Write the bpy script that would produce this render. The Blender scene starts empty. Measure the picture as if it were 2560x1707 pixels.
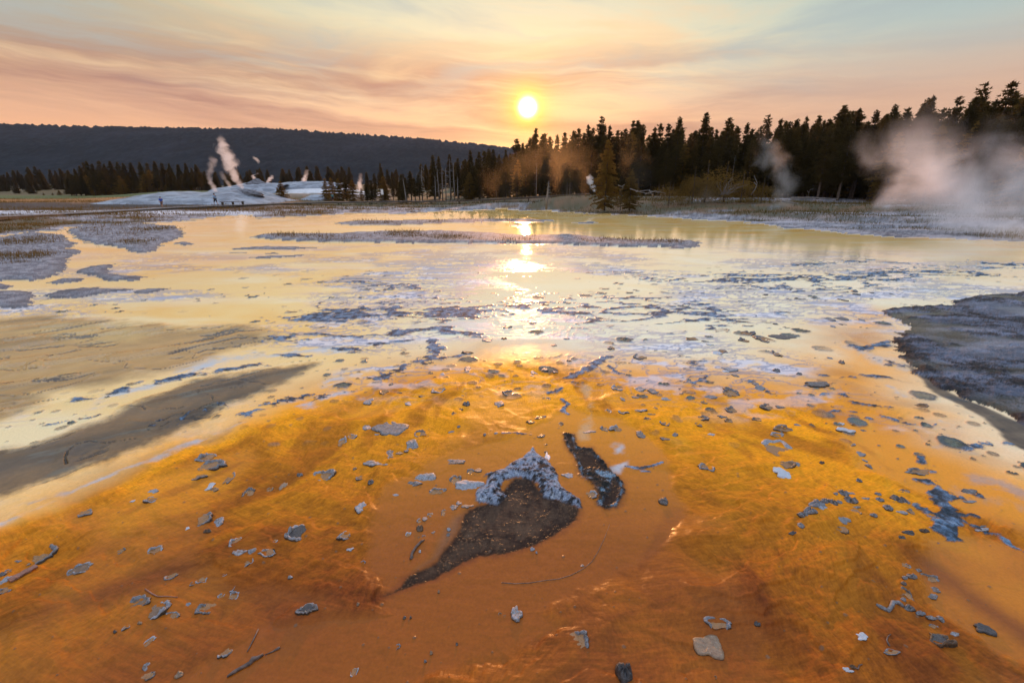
import bpy, math, random
import numpy as np
from mathutils import Vector, Matrix

R = random.Random(11)
sc = bpy.context.scene
COL = sc.collection
rad = math.radians

# ------------------------------------------------------------------ camera model
H = 2.0
PITCH = rad(17.8)
F = 16.0 / 36.0 * 1024.0
CP, SP = math.cos(PITCH), math.sin(PITCH)
DS = 2560.0 / 2352.0


def ray(X, Y):
    """direction through a point of the 2560 x 1707 photograph"""
    px = X * 0.4 - 512.0
    py = 341.4 - Y * 0.4
    return np.array([px, F * CP + py * SP, -F * SP + py * CP])


def G(X, Y, z=0.0):
    d = ray(X, Y)
    k = (z - H) / d[2]
    return np.array([d[0] * k, d[1] * k, z])


def D(X, Y, depth):
    d = ray(X, Y)
    k = depth / d[1]
    return np.array([d[0] * k, depth, H + d[2] * k])


def ux(Xd):
    """lateral slope x / y at the horizon for an x of the 2352 px wide view"""
    return (Xd * DS * 0.4 - 512.0) * CP / F


TILE = {1: (0, 280), 2: (850, 280), 3: (1700, 180), 4: (0, 760), 5: (850, 760),
        6: (1700, 700), 7: (0, 1127), 8: (850, 1127), 9: (1700, 1127)}
TF = 2325.0 / 860.0


def ts(t, x, y):
    a, b = TILE[t]
    return a + x / TF, b + y / TF


def dsp(x, y):
    return x * DS, y * DS


def poly_t(t, pts, z=0.0):
    return np.array([G(*ts(t, x, y), z)[:2] for x, y in pts])


def poly_d(pts, z=0.0):
    return np.array([G(*dsp(x, y), z)[:2] for x, y in pts])


# ------------------------------------------------------------------ noise
def _h(ix, iy, seed):
    h = (ix.astype(np.int64) * 374761393 + iy.astype(np.int64) * 668265263 + seed * 1442695041) & 0xFFFFFFFF
    h = ((h ^ (h >> 13)) * 1274126177) & 0xFFFFFFFF
    h = (h ^ (h >> 16)) & 0xFFFFFFFF
    return h


def rnd2(ix, iy, seed):
    return (_h(ix, iy, seed) & 0xFFFFFF).astype(np.float32) / 16777216.0


def noise(x, y, seed=0):
    ix = np.floor(x); iy = np.floor(y)
    fx = (x - ix).astype(np.float32); fy = (y - iy).astype(np.float32)
    ux_ = fx * fx * fx * (fx * (fx * 6 - 15) + 10)
    uy_ = fy * fy * fy * (fy * (fy * 6 - 15) + 10)
    ix = ix.astype(np.int64); iy = iy.astype(np.int64)

    def g(dx, dy):
        a = rnd2(ix + dx, iy + dy, seed) * 6.2831853
        return np.cos(a) * (fx - dx) + np.sin(a) * (fy - dy)
    a = g(0, 0); b = g(1, 0); c = g(0, 1); d = g(1, 1)
    return ((a + (b - a) * ux_) * (1 - uy_) + (c + (d - c) * ux_) * uy_) * 1.5


def fbm(x, y, o=4, seed=0, gain=.5):
    s = 0; a = 1.0; t = 0
    for i in range(o):
        s = s + a * noise(x * 2.03 ** i + 17.3 * i, y * 2.03 ** i - 9.1 * i, seed + i * 31)
        t += a; a *= gain
    return s / t * 1.35


def ridged(x, y, o=4, seed=0):
    s = 0; a = 1.0; t = 0
    for i in range(o):
        s = s + a * (1 - np.abs(noise(x * 2.03 ** i + 5.3 * i, y * 2.03 ** i - 3.1 * i, seed + i * 37)) * 1.6)
        t += a; a *= .5
    return s / t


def worley(x, y, seed=0, dens=1.0, rmin=.1, rmax=.45):
    """signed field of scattered discs: >0 inside (1 at a disc's centre), plus a tone per disc"""
    ix = np.floor(x).astype(np.int64); iy = np.floor(y).astype(np.int64)
    best = np.full(x.shape, -9.0, np.float32); tone = np.zeros(x.shape, np.float32)
    for dx in (-1, 0, 1):
        for dy in (-1, 0, 1):
            cx = ix + dx; cy = iy + dy
            r = rmin + (rmax - rmin) * rnd2(cx, cy, seed + 3) ** 2.2
            on = rnd2(cx, cy, seed + 4) < dens
            px = cx + rnd2(cx, cy, seed + 1); py = cy + rnd2(cx, cy, seed + 2)
            d = np.sqrt((x - px) ** 2 + (y - py) ** 2)
            v = np.where(on, 1 - d / r, -9.0)
            m = v > best
            best = np.where(m, v, best)
            tone = np.where(m, rnd2(cx, cy, seed + 5), tone)
    return best, tone


def ss(a, b, x):
    t = np.clip((x - a) / (b - a), 0, 1)
    return t * t * (3 - 2 * t)


def lerp(a, b, t):
    return a + (b - a) * t


def mixc(c, d, t):
    return c + (np.array(d, np.float32) - c) * t[:, None]


def sd(poly, x, y, margin=2.0):
    """signed distance to a polygon (negative inside); far points get +margin"""
    out = np.full(x.shape, margin, np.float32)
    lo = poly.min(0) - margin; hi = poly.max(0) + margin
    k = np.nonzero((x > lo[0]) & (x < hi[0]) & (y > lo[1]) & (y < hi[1]))[0]
    if len(k) == 0:
        return out
    px = x[k]; py = y[k]
    d2 = np.full(px.shape, 1e9); ins = np.zeros(px.shape, bool)
    n = len(poly)
    for i in range(n):
        ax, ay = poly[i]; bx, by = poly[(i + 1) % n]
        ex, ey = bx - ax, by - ay
        t = np.clip(((px - ax) * ex + (py - ay) * ey) / (ex * ex + ey * ey + 1e-12), 0, 1)
        d2 = np.minimum(d2, (px - ax - t * ex) ** 2 + (py - ay - t * ey) ** 2)
        c = ((ay > py) != (by > py))
        xi = ax + (py - ay) / ((by - ay) if by != ay else 1e-12) * ex
        ins ^= c & (px < xi)
    d = np.sqrt(d2)
    out[k] = np.minimum(np.where(ins, -d, d), margin)
    return out


def ld(line, x, y, margin=3.0):
    """distance to a polyline"""
    out = np.full(x.shape, margin, np.float32)
    lo = line.min(0) - margin; hi = line.max(0) + margin
    k = np.nonzero((x > lo[0]) & (x < hi[0]) & (y > lo[1]) & (y < hi[1]))[0]
    px = x[k]; py = y[k]; d2 = np.full(px.shape, 1e9)
    for i in range(len(line) - 1):
        ax, ay = line[i]; bx, by = line[i + 1]
        ex, ey = bx - ax, by - ay
        t = np.clip(((px - ax) * ex + (py - ay) * ey) / (ex * ex + ey * ey + 1e-12), 0, 1)
        d2 = np.minimum(d2, (px - ax - t * ex) ** 2 + (py - ay - t * ey) ** 2)
    out[k] = np.minimum(np.sqrt(d2), margin)
    return out


# ------------------------------------------------------------------ objects
def mesh_np(name, v, f, loopn=None):
    """mesh from arrays; f is (n,3) or (n,4)"""
    me = bpy.data.meshes.new(name)
    v = np.asarray(v, np.float32); f = np.asarray(f, np.int32)
    me.vertices.add(len(v)); me.vertices.foreach_set('co', v.ravel())
    k = f.shape[1]
    me.loops.add(f.size); me.loops.foreach_set('vertex_index', f.ravel())
    me.polygons.add(len(f))
    me.polygons.foreach_set('loop_start', np.arange(0, f.size, k, dtype=np.int32))
    me.polygons.foreach_set('use_smooth', np.ones(len(f), bool))
    me.update(calc_edges=True)
    return me


def link(name, me, mat=None, parent=None, loc=None):
    o = bpy.data.objects.new(name, me)
    COL.objects.link(o)
    if mat is not None and me is not None and not me.materials:
        me.materials.append(mat)
    if parent is not None:
        o.parent = parent
    if loc is not None:
        o.location = [float(c) for c in loc]
    return o


def tag(o, label=None, cat=None, group=None, kind=None):
    if label: o['label'] = label
    if cat: o['category'] = cat
    if group: o['group'] = group
    if kind: o['kind'] = kind
    return o


def empty(name, loc, rz=0.0):
    o = bpy.data.objects.new(name, None)
    COL.objects.link(o)
    o.location = [float(c) for c in loc]
    o.rotation_euler = (0, 0, rz)
    o.empty_display_size = .2
    return o


class MB:
    """collects boxes and tubes into one mesh"""
    def __init__(s): s.v = []; s.f = []

    def box(s, c, size, rot=None):
        b = len(s.v); M = rot or Matrix.Identity(3)
        for z in (-.5, .5):
            for y in (-.5, .5):
                for x in (-.5, .5):
                    s.v.append(tuple(Vector(c) + M @ Vector((x * size[0], y * size[1], z * size[2]))))
        for q in ((0, 2, 3, 1), (4, 5, 7, 6), (0, 1, 5, 4), (2, 6, 7, 3), (0, 4, 6, 2), (1, 3, 7, 5)):
            s.f.append([b + i for i in q])

    def tube(s, pts, rr, n=7):
        pts = [Vector(p) for p in pts]
        if not isinstance(rr, (list, tuple)): rr = [rr] * len(pts)
        b = len(s.v)
        up = Vector((0.13, .21, 1)).normalized()
        for i, p in enumerate(pts):
            t = (pts[min(i + 1, len(pts) - 1)] - pts[max(i - 1, 0)]).normalized()
            a = t.cross(up)
            if a.length < .05: a = t.cross(Vector((1, 0, 0)))
            a.normalize(); c = t.cross(a)
            for k in range(n):
                an = 6.28318 * k / n
                s.v.append(tuple(p + (a * math.cos(an) + c * math.sin(an)) * rr[i]))
        for i in range(len(pts) - 1):
            for k in range(n):
                k2 = (k + 1) % n
                s.f.append([b + i * n + k, b + i * n + k2, b + (i + 1) * n + k2, b + (i + 1) * n + k])
        s.f.append([b + k for k in range(n)][::-1])
        s.f.append([b + (len(pts) - 1) * n + k for k in range(n)])

    def build(s, name, mat, parent=None, smooth=False, loc=None):
        me = bpy.data.meshes.new(name)
        me.from_pydata(s.v, [], s.f); me.update()
        if smooth:
            me.polygons.foreach_set('use_smooth', [True] * len(me.polygons))
        return link(name, me, mat, parent, loc)


# ------------------------------------------------------------------ node helpers
class NT:
    def __init__(s, nt): s.nt = nt

    def node(s, t, **k):
        n = s.nt.nodes.new(t)
        for a, b in k.items(): setattr(n, a, b)
        return n

    def put(s, inp, v):
        if isinstance(v, bpy.types.NodeSocket): s.nt.links.new(v, inp)
        elif v is not None: inp.default_value = v

    def m(s, op, a, b=None, c=None, clamp=False):
        n = s.node('ShaderNodeMath', operation=op, use_clamp=clamp)
        s.put(n.inputs[0], a)
        if b is not None: s.put(n.inputs[1], b)
        if c is not None: s.put(n.inputs[2], c)
        return n.outputs[0]

    def ss(s, a, b, x):
        n = s.node('ShaderNodeMapRange', interpolation_type='SMOOTHSTEP')
        s.put(n.inputs['Value'], x); n.inputs['From Min'].default_value = a; n.inputs['From Max'].default_value = b
        return n.outputs['Result']

    def mix(s, f, a, b, bt='MIX'):
        n = s.node('ShaderNodeMix', data_type='RGBA', blend_type=bt)
        s.put(n.inputs[0], f)
        s.put(n.inputs[6], a if isinstance(a, bpy.types.NodeSocket) else (*a, 1))
        s.put(n.inputs[7], b if isinstance(b, bpy.types.NodeSocket) else (*b, 1))
        return n.outputs[2]

    def noise(s, vec, scale, detail=3, rough=.55, dist=0.0, out='Fac'):
        n = s.node('ShaderNodeTexNoise')
        if vec is not None: s.put(n.inputs['Vector'], vec)
        n.inputs['Scale'].default_value = scale; n.inputs['Detail'].default_value = detail
        n.inputs['Roughness'].default_value = rough; n.inputs['Distortion'].default_value = dist
        return n.outputs[out]

    def ramp(s, f, stops, interp='LINEAR'):
        n = s.node('ShaderNodeValToRGB')
        cr = n.color_ramp; cr.interpolation = interp
        while len(cr.elements) < len(stops): cr.elements.new(.5)
        for e, (p, c) in zip(cr.elements, stops):
            e.position = p
        for e, (p, c) in zip(cr.elements, stops):
            e.color = (*c, 1) if len(c) == 3 else c
        s.put(n.inputs[0], f)
        return n.outputs[0]

    def comb(s, x, y, z):
        n = s.node('ShaderNodeCombineXYZ')
        for i, v in enumerate((x, y, z)): s.put(n.inputs[i], v)
        return n.outputs[0]

    def sep(s, v):
        n = s.node('ShaderNodeSeparateXYZ'); s.put(n.inputs[0], v)
        return n.outputs

    def coord(s, out='Object'):
        return s.node('ShaderNodeTexCoord').outputs[out]

    def bump(s, h, strength, dist):
        n = s.node('ShaderNodeBump'); n.inputs['Strength'].default_value = strength
        n.inputs['Distance'].default_value = dist
        s.put(n.inputs['Height'], h)
        return n.outputs[0]


def lin(r, g, b):
    return tuple(((c / 255) / 12.92 if c / 255 <= .04045 else ((c / 255 + .055) / 1.055) ** 2.4) for c in (r, g, b))


def material(name):
    mt = bpy.data.materials.new(name); mt.use_nodes = True
    t = NT(mt.node_tree)
    b = mt.node_tree.nodes['Principled BSDF']
    return mt, t, b


def simple(name, c1, c2, scale=8, rough=.7, bump=0.0, bdist=.01, detail=5, spec=.3, contrast=(.35, .65)):
    """two-tone noise material"""
    mt, t, b = material(name)
    v = t.coord('Object')
    n = t.noise(v, scale, detail, .6)
    k = t.ss(contrast[0], contrast[1], n)
    t.put(b.inputs['Base Color'], t.mix(k, c1, c2))
    b.inputs['Roughness'].default_value = rough
    b.inputs['Specular IOR Level'].default_value = spec
    if bump:
        t.put(b.inputs['Normal'], t.bump(t.noise(v, scale * 2.3, 6, .65), bump, bdist))
    return mt
# ------------------------------------------------------------------ world, sun, camera
SUN_PX = (1212 * DS, 247 * DS)
sdv = Vector([float(c) for c in ray(*SUN_PX)]).normalized()
SUN_EL = math.asin(sdv.z); SUN_AZ = math.atan2(sdv.x, sdv.y)

w = bpy.data.worlds.new("World"); sc.world = w; w.use_nodes = True
w.node_tree.nodes.clear()
t = NT(w.node_tree)
vec = t.coord('Generated')
x_, y_, z_ = t.sep(vec)[:3]
el = t.m('ARCSINE', z_)
az = t.m('ARCTAN2', x_, y_)
dt = t.node('ShaderNodeVectorMath', operation='DOT_PRODUCT')
t.put(dt.inputs[0], vec); dt.inputs[1].default_value = sdv
ang = t.m('ARCCOSINE', t.m('MINIMUM', dt.outputs['Value'], 1.0))
DEG = math.pi / 180
base = t.ramp(t.m('DIVIDE', el, 60 * DEG, clamp=True), [
    (0.0, lin(246, 192, 136)), (.035, lin(251, 202, 146)), (.085, lin(240, 184, 154)), (.14, lin(234, 190, 168)),
    (.20, lin(238, 218, 192)), (.26, lin(230, 226, 206)), (.32, lin(212, 220, 214)), (.42, lin(206, 222, 238)),
    (.6, (.98, 1.14, 1.44)), (1.0, (.95, 1.14, 1.56))])
# streaky smoke and cloud layers: lateral stretch, slight tilt, slow warp
wv = t.comb(t.m('MULTIPLY', az, 1.1), t.m('MULTIPLY', el, 3.2), 0.0)
warp = t.m('MULTIPLY', t.m('SUBTRACT', t.noise(wv, 2.2, 4, .55), .5), .075)
tilt = t.m('ADD', el, t.m('ADD', t.m('MULTIPLY', az, .035), warp))
cv = t.comb(t.m('MULTIPLY', az, 1.25), t.m('MULTIPLY', tilt, 15.0), 8.3)
cA = t.noise(cv, 1.0, 7, .56, .35)
cv2 = t.comb(t.m('MULTIPLY', az, 2.2), t.m('MULTIPLY', tilt, 36.0), 11.0)
cB = t.noise(cv2, 1.0, 6, .58, .3)
band = t.m('MULTIPLY', t.ss(3.2 * DEG, 7.5 * DEG, t.m('ADD', el, t.m('MULTIPLY', az, .04))), t.ss(18 * DEG, 10 * DEG, el))
mauve = t.m('MULTIPLY', t.m('MULTIPLY', t.ss(.42, .62, cA), band), 1.0)
c1 = t.mix(mauve, base, lin(174, 126, 124))
streak = t.m('MULTIPLY', t.m('MULTIPLY', t.ss(.48, .72, cB), t.ss(20 * DEG, 7 * DEG, el)), .6)
c2 = t.mix(streak, c1, lin(206, 156, 142))
glow = t.m('MULTIPLY', t.m('MULTIPLY', t.ss(.52, .34, cA), t.ss(14 * DEG, 4 * DEG, el)), .5)
c3 = t.mix(glow, c2, lin(255, 226, 176))
# greyer to the left top, blue grey to the right
topm = t.ss(7 * DEG, 16 * DEG, el)
gl = t.m('MULTIPLY', t.m('MULTIPLY', t.ss(-.2, -.85, az), topm), .75)
c4 = t.mix(gl, c3, lin(160, 156, 146))
gr = t.m('MULTIPLY', t.ss(.10, .75, az), .9)
right = t.mix(topm, lin(204, 170, 160), lin(160, 194, 216))
c5 = t.mix(gr, c4, right)
tv = t.comb(t.m('MULTIPLY', az, 1.6), t.m('MULTIPLY', tilt, 9.5), 2.0)
tn_ = t.noise(tv, 1.1, 7, .6, .5)
c5 = t.mix(t.m('MULTIPLY', t.ss(.46, .66, tn_), t.m('MULTIPLY', topm, .85)), c5, lin(166, 186, 206))
c5 = t.mix(t.m('MULTIPLY', t.m('MULTIPLY', t.ss(.50, .34, tn_), t.m('SUBTRACT', 1.0, gr)), t.m('MULTIPLY', t.ss(6 * DEG, 12 * DEG, el), .55)), c5, lin(240, 206, 172))
dim = t.node('ShaderNodeMix', data_type='RGBA', blend_type='MULTIPLY'); t.put(dim.inputs[0], t.ss(26 * DEG, 19 * DEG, el)); t.put(dim.inputs[6], c5); dim.inputs[7].default_value = (1.10, 1.0, .79, 1)
c5 = t.mix(t.ss(22 * DEG, 29 * DEG, el), dim.outputs[2], base)
# the smoke round the sun
def gauss(sig):
    q = t.m('DIVIDE', ang, sig * DEG)
    return t.m('EXPONENT', t.m('MULTIPLY', t.m('MULTIPLY', q, q), -1.0))
def addc(c, f, colour):
    n = t.node('ShaderNodeMix', data_type='RGBA', blend_type='ADD', clamp_result=False)
    n.inputs[0].default_value = 1.0
    t.put(n.inputs[6], c)
    v = t.node('ShaderNodeVectorMath', operation='SCALE'); v.inputs[0].default_value = colour
    t.put(v.inputs['Scale'], f)
    t.put(n.inputs[7], v.outputs[0])
    return n.outputs[2]
c6 = addc(c5, gauss(14.0), (.11, .0, -.03))
c6 = addc(c6, gauss(4.0), (.14, .09, -.06))
c6 = addc(c6, gauss(1.9), (.6, .36, -.14))
c6 = addc(c6, gauss(.62), (30, 24, 11))
nish = t.node('ShaderNodeTexSky', sky_type='NISHITA')
nish.sun_disc = False; nish.sun_elevation = SUN_EL; nish.sun_rotation = SUN_AZ
nish.air_density = 1.2; nish.dust_density = 2.0; nish.ozone_density = 1.0
sky10 = t.node('ShaderNodeVectorMath', operation='SCALE'); t.put(sky10.inputs[0], c6); sky10.inputs['Scale'].default_value = 10.0
mixn = t.node('ShaderNodeMix', data_type='RGBA'); mixn.inputs[0].default_value = .94
t.put(mixn.inputs[6], nish.outputs[0]); t.put(mixn.inputs[7], sky10.outputs[0])
bg = t.node('ShaderNodeBackground'); bg.inputs['Strength'].default_value = .105
t.put(bg.inputs['Color'], mixn.outputs[2])
out = t.node('ShaderNodeOutputWorld'); t.nt.links.new(bg.outputs[0], out.inputs[0])
w.cycles.sampling_method = 'MANUAL'; w.cycles.sample_map_resolution = 2048

sl = bpy.data.lights.new('sun', 'SUN'); sl.energy = 2.6; sl.angle = rad(.53); sl.color = (1, .43, .15)
so = bpy.data.objects.new('sun', sl); COL.objects.link(so)
so.rotation_euler = (-sdv).to_track_quat('-Z', 'Y').to_euler()
so.location = (20, 120, 40)

cam = bpy.data.cameras.new('camera'); cam.lens = 16; cam.sensor_width = 36; cam.clip_end = 20000; cam.clip_start = .05
co = bpy.data.objects.new('camera', cam); COL.objects.link(co)
co.location = (0, 0, H); co.rotation_euler = (math.pi / 2 - PITCH, 0, 0)
sc.camera = co
sc.view_settings.view_transform = 'Standard'; sc.view_settings.look = 'None'
sc.view_settings.exposure = 0; sc.view_settings.gamma = 1
cy = sc.cycles
cy.use_denoising = True
cy.volume_bounces = 6; cy.max_bounces = 9; cy.transparent_max_bounces = 8
cy.caustics_reflective = False; cy.caustics_refractive = False
cy.use_adaptive_sampling = True; cy.adaptive_threshold = .015
# ------------------------------------------------------------------ terrain heights beyond the pool
CTRL = [(-400, 30, .05), (0, 34, .06), (0, 48, .12), (0, 66, .05), (0, 95, .5), (0, 140, 1.1), (0, 200, 2.2), (-500, 90, .5), (-500, 200, 2.2),
        (200, 48, .1), (200, 66, .1), (200, 130, .9), (200, 200, 1.9), (430, 140, 1.2), (430, 200, 2.0), (330, 100, .6),
        (500, 56, .08), (500, 68, .15), (600, 110, .9), (600, 135, 2.4), (600, 160, 4.6), (740, 130, 2.2), (740, 160, 4.4), (500, 160, 3.4),
        (800, 75, .1), (800, 92, .15), (800, 112, .7), (1000, 62, .06), (1000, 78, .12), (1000, 98, .25), (1000, 116, .7), (1000, 140, 1.1), (900, 170, 2.4),
        (1200, 52, .1), (1200, 62, .25), (1200, 80, .75), (1200, 110, 1.4), (1340, 48, .12), (1340, 58, .7), (1340, 74, 1.9), (1340, 105, 2.1),
        (1500, 44, .15), (1500, 52, .6), (1500, 66, 1.3), (1500, 95, 1.8), (1700, 38, .1), (1700, 46, .4), (1700, 60, 1.1), (1700, 85, 1.6),
        (2000, 32, .06), (2000, 44, .35), (2000, 60, .9), (2300, 27, .04), (2300, 38, .3), (2300, 58, .9), (2300, 90, 1.5), (2800, 45, .6), (2800, 90, 1.6),
        (400, 300, 5), (1200, 300, 6), (2000, 300, 6), (-400, 300, 5), (1200, 700, 14), (0, 700, 14), (2400, 700, 14)]
CT = np.array([(ux(a) * b, b, z) for a, b, z in CTRL])


def terrain(x, y):
    x = np.asarray(x, np.float64); y = np.asarray(y, np.float64)
    num = np.zeros(x.shape); den = np.zeros(x.shape)
    for a, b, z in CT:
        s = .25 * b
        d = ((x - a) ** 2 + (y - b) ** 2) / s ** 2 + .02
        q = 1 / d ** 2
        num += q * z; den += q
    return num / den


# ------------------------------------------------------------------ the ground grid
NC, NR = 1950, 900
U = np.concatenate([-np.geomspace(14, 1.75, 26)[:-1], np.linspace(-1.72, 1.72, NC), np.geomspace(1.75, 14, 26)[1:]])
srow = np.linspace(1 / (.75 + .6), 1 / (95 + .6), NR)
Yd = 1 / srow - .6
YR = np.concatenate([-np.geomspace(300, .6, 14), np.linspace(-.3, .7, 8), Yd, np.geomspace(98, 1500, 62)])


def wid(Y):
    return np.where(Y > 0, Y + .8, .8 + 9 * np.abs(Y))


YY, UU = np.meshgrid(YR, U, indexing='ij')
XX = np.clip(UU * wid(YY), -1690, 1690)
nrow, ncol = XX.shape
x = XX.ravel().astype(np.float64); y = YY.ravel().astype(np.float64)
N = len(x)
dist = np.hypot(x, y)
near = np.clip(dist, 1.2, 60)

# shared noises (world metres)
nA = fbm(x * .35, y * .35, 4, 1)
nB = fbm(x * 1.3, y * 1.3, 5, 2)
nC = fbm(x * 5.5, y * 5.5, 4, 3) * ss(28, 10, dist)
nD = fbm(x * 24, y * 24, 4, 4) * ss(9, 4, dist)
nE = fbm(x * 95, y * 95, 2, 5) * ss(4.2, 2.2, dist)
big = fbm(x * .12, y * .3, 4, 6)

# ---------------- shorelines
LAND = np.concatenate([
    poly_t(1, [(-900, 850), (0, 842), (200, 815), (380, 800), (600, 762), (760, 770), (900, 757), (1050, 752), (1200, 742), (1400, 717), (1560, 700), (1700, 700), (1750, 722), (1900, 712), (2050, 705), (2200, 700)]),
    poly_t(2, [(0, 690), (200, 684), (400, 692), (560, 680), (700, 672), (900, 667), (1100, 660), (1250, 668), (1400, 672), (1700, 690), (2000, 702), (2325, 722)]),
    poly_t(3, [(200, 1004), (400, 1012), (800, 1062), (1250, 1107), (1700, 1128), (2325, 1150), (3300, 1200)]),
    np.array([[900., 30.], [6000., 400.], [6000., 9000.], [-6000., 9000.], [-6000., 40.], [-200., 25.]])])
sL = sd(LAND, x, y, 14.0)
sL = sL + (nA * .9 + nB * .5) * np.clip((dist - 8) / 25, .2, 1.0)

ISL = [
    (1, [(-300, 850), (0, 850), (200, 812), (420, 830), (470, 870), (520, 890), (470, 925), (550, 940), (470, 990), (430, 1060), (380, 1110), (280, 1142), (200, 1152), (60, 1142), (0, 1150), (-300, 1160)], .06, .07),
    (1, [(445, 800), (700, 735), (900, 750), (1200, 775), (1250, 845), (1130, 880), (1060, 930), (960, 957), (830, 932), (700, 902), (600, 890), (530, 862)], .06, .10),
    (1, [(510, 1090), (600, 1042), (770, 1030), (740, 1070), (760, 1100), (990, 1115), (900, 1142), (700, 1142), (640, 1112)], .05, .05),
    (1, [(320, 1155), (430, 1125), (590, 1123), (520, 1150), (380, 1168)], .03, .03),
    (1, [(285, 1240), (380, 1208), (560, 1190), (920, 1200), (700, 1230), (500, 1257), (330, 1262)], .04, .05),
    (1, [(-300, 1215), (0, 1210), (270, 1215), (210, 1270), (220, 1310), (80, 1332), (0, 1332), (-300, 1340)], .05, .05),
    (1, [(-200, 1160), (0, 1160), (90, 1180), (40, 1202), (0, 1202), (-200, 1205)], .03, .02),
    (1, [(885, 1215), (1000, 1195), (1145, 1195), (1060, 1218), (940, 1232)], .02, .03),
    (1, [(1170, 890), (1240, 878), (1322, 889), (1250, 904)], .03, .05),
    (1, [(930, 825), (1050, 798), (1190, 796), (1100, 820), (1000, 834)], .03, .08),
    (1, [(1680, 850), (1760, 832), (1900, 824), (2100, 826), (2298, 826), (2430, 815), (2700, 808), (3000, 806), (3150, 812), (3300, 820), (3550, 838), (3860, 832), (4050, 850), (4300, 870), (4560, 866), (4735, 878), (4735, 900), (4620, 915), (4200, 915), (3700, 895), (3200, 890), (2750, 890), (2490, 885), (2250, 886), (1900, 872)], .10, .10),
    (2, [(-60, 752), (60, 742), (150, 734), (400, 734), (900, 724), (1250, 724), (1490, 735), (1350, 746), (800, 751), (400, 766), (100, 772)], .06, .10),
    (1, [(1520, 930), (1600, 920), (1800, 909), (2160, 918), (2030, 930), (1800, 936)], .03, .05),
    (1, [(1630, 985), (1850, 972), (2100, 967), (2000, 982), (1750, 993)], .03, .05),
    (1, [(1560, 952), (1640, 946), (1700, 950), (1600, 957)], .02, .04),
    (1, [(1760, 956), (1850, 950), (1920, 956), (1840, 962)], .02, .04),
    (2, [(1120, 768), (1200, 760), (1330, 768), (1200, 778)], .04, .06),
    (3, [(-60, 1160), (0, 1142), (80, 1142), (140, 1180), (60, 1196), (-60, 1196)], .05, .08),
    (2, [(1560, 750), (1700, 742), (1760, 752), (1650, 758)], .02, .06),
]
sI = np.full(N, 3.0, np.float32); hI = np.zeros(N, np.float32)
for tl, pts, hh, rg in ISL:
    P = poly_t(tl, pts)
    s = sd(P, x, y, 3.0)
    s = s + (nB * 3.0 + nC * 2.4 + nD * .6) * rg
    m = s < sI
    hI = np.where(m, hh, hI); sI = np.minimum(sI, s)

# dark dry crust field on the right
CR = poly_t(6, [(1395, 222), (1450, 192), (1700, 172), (1850, 170), (1880, 150), (2050, 100), (2325, 78), (2700, 60), (3600, 150), (3600, 1300), (2500, 1040), (2325, 972), (2200, 915), (2060, 855), (1900, 800), (1780, 735), (1650, 640), (1530, 545), (1480, 480), (1420, 425), (1550, 335), (1480, 250)])
sR = sd(CR, x, y, 3.0) + nB * .16 + nC * .10 + nD * .03
MUD = poly_t(6, [(1500, 560), (1600, 640), (1700, 755), (1900, 850), (2040, 930), (2140, 1010), (2200, 1090), (2325, 1150), (3300, 1500), (3300, 1100), (2325, 975), (2060, 855), (1900, 800), (1780, 730), (1650, 620)])
sM = sd(MUD, x, y, 2.0) + nC * .02

water = (sL > 0) & (sI > 0) & (sR > 0)

# ---------------- colours of the wet mats
cream = np.array((.88, .56, .20)); pale = np.array((.88, .66, .34)); straw = np.array((.86, .48, .12))
col = np.tile(cream.astype(np.float32), (N, 1))
col = mixc(col, straw, ss(-.15, .55, nA + .35 * nB))
col = mixc(col, pale, ss(.0, .6, fbm(x * .22 + 40, y * .7, 4, 9) + .3 * nB) * .9)
col = mixc(col, (.88, .55, .30), ss(.1, .6, fbm(x * .18 - 11, y * .5, 4, 10)) * .6)
col = mixc(col, (.90, .76, .52), ss(4.2, 5.2, dist) * ss(30, 14, dist) * ss(-.35, .05, x / (y + 1) + .15 * nA) * (.55 + .3 * ss(-.3, .4, nA + .5 * nB)))
rough = np.full(N, .035, np.float32)
z = np.zeros(N, np.float64)

# flow lines: run off spreads from the middle distance toward the viewer
ox, oy = .35, 7.5
fa = np.arctan2(x - ox, oy - y); fr = np.hypot(x - ox, y - oy)
fw = fa + .10 * fbm(x * .5, y * .5, 3, 21)
st1 = fbm(fw * 7, fr * .55, 4, 22)
st2 = fbm(fw * 22, fr * 1.1, 4, 23)
st3 = fbm(fw * 70, fr * 3.0, 3, 24)
ORA = poly_d([(-700, 1310), (0, 1188), (200, 1098), (450, 985), (650, 908), (760, 880), (850, 858), (960, 838), (1080, 812), (1200, 800), (1330, 818), (1450, 822), (1560, 835), (1640, 850), (1760, 855), (1850, 830), (1930, 770), (1965, 712), (2010, 715), (2040, 760), (2060, 800), (2085, 880), (2150, 935), (2230, 985), (2300, 1050), (2352, 1080), (3000, 1300), (3000, 2500), (-1500, 2500)])
sO = sd(ORA, x, y, 3.0)
sOw = sO + (nB * .20 + nC * .05) * np.clip(dist / 4, .35, 1.5) + st2 * .03 * dist / 3
sw_ = .22 + .75 * ss(3.2, 5.5, dist)
mo = ss(1, -1, sOw / sw_) * ss(-1.6, -.1, -sO + .9)
mo = np.clip(mo, 0, 1)
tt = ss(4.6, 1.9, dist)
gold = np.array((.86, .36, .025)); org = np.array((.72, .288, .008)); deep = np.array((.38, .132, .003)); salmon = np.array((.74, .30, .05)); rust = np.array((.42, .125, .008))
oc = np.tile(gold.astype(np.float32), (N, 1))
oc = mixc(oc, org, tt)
sal = ss(-.02, .22, fbm(x * .55 + 3.3, y * .8 + 1.7, 3, 31) + .25 * st1 + .05)
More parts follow.
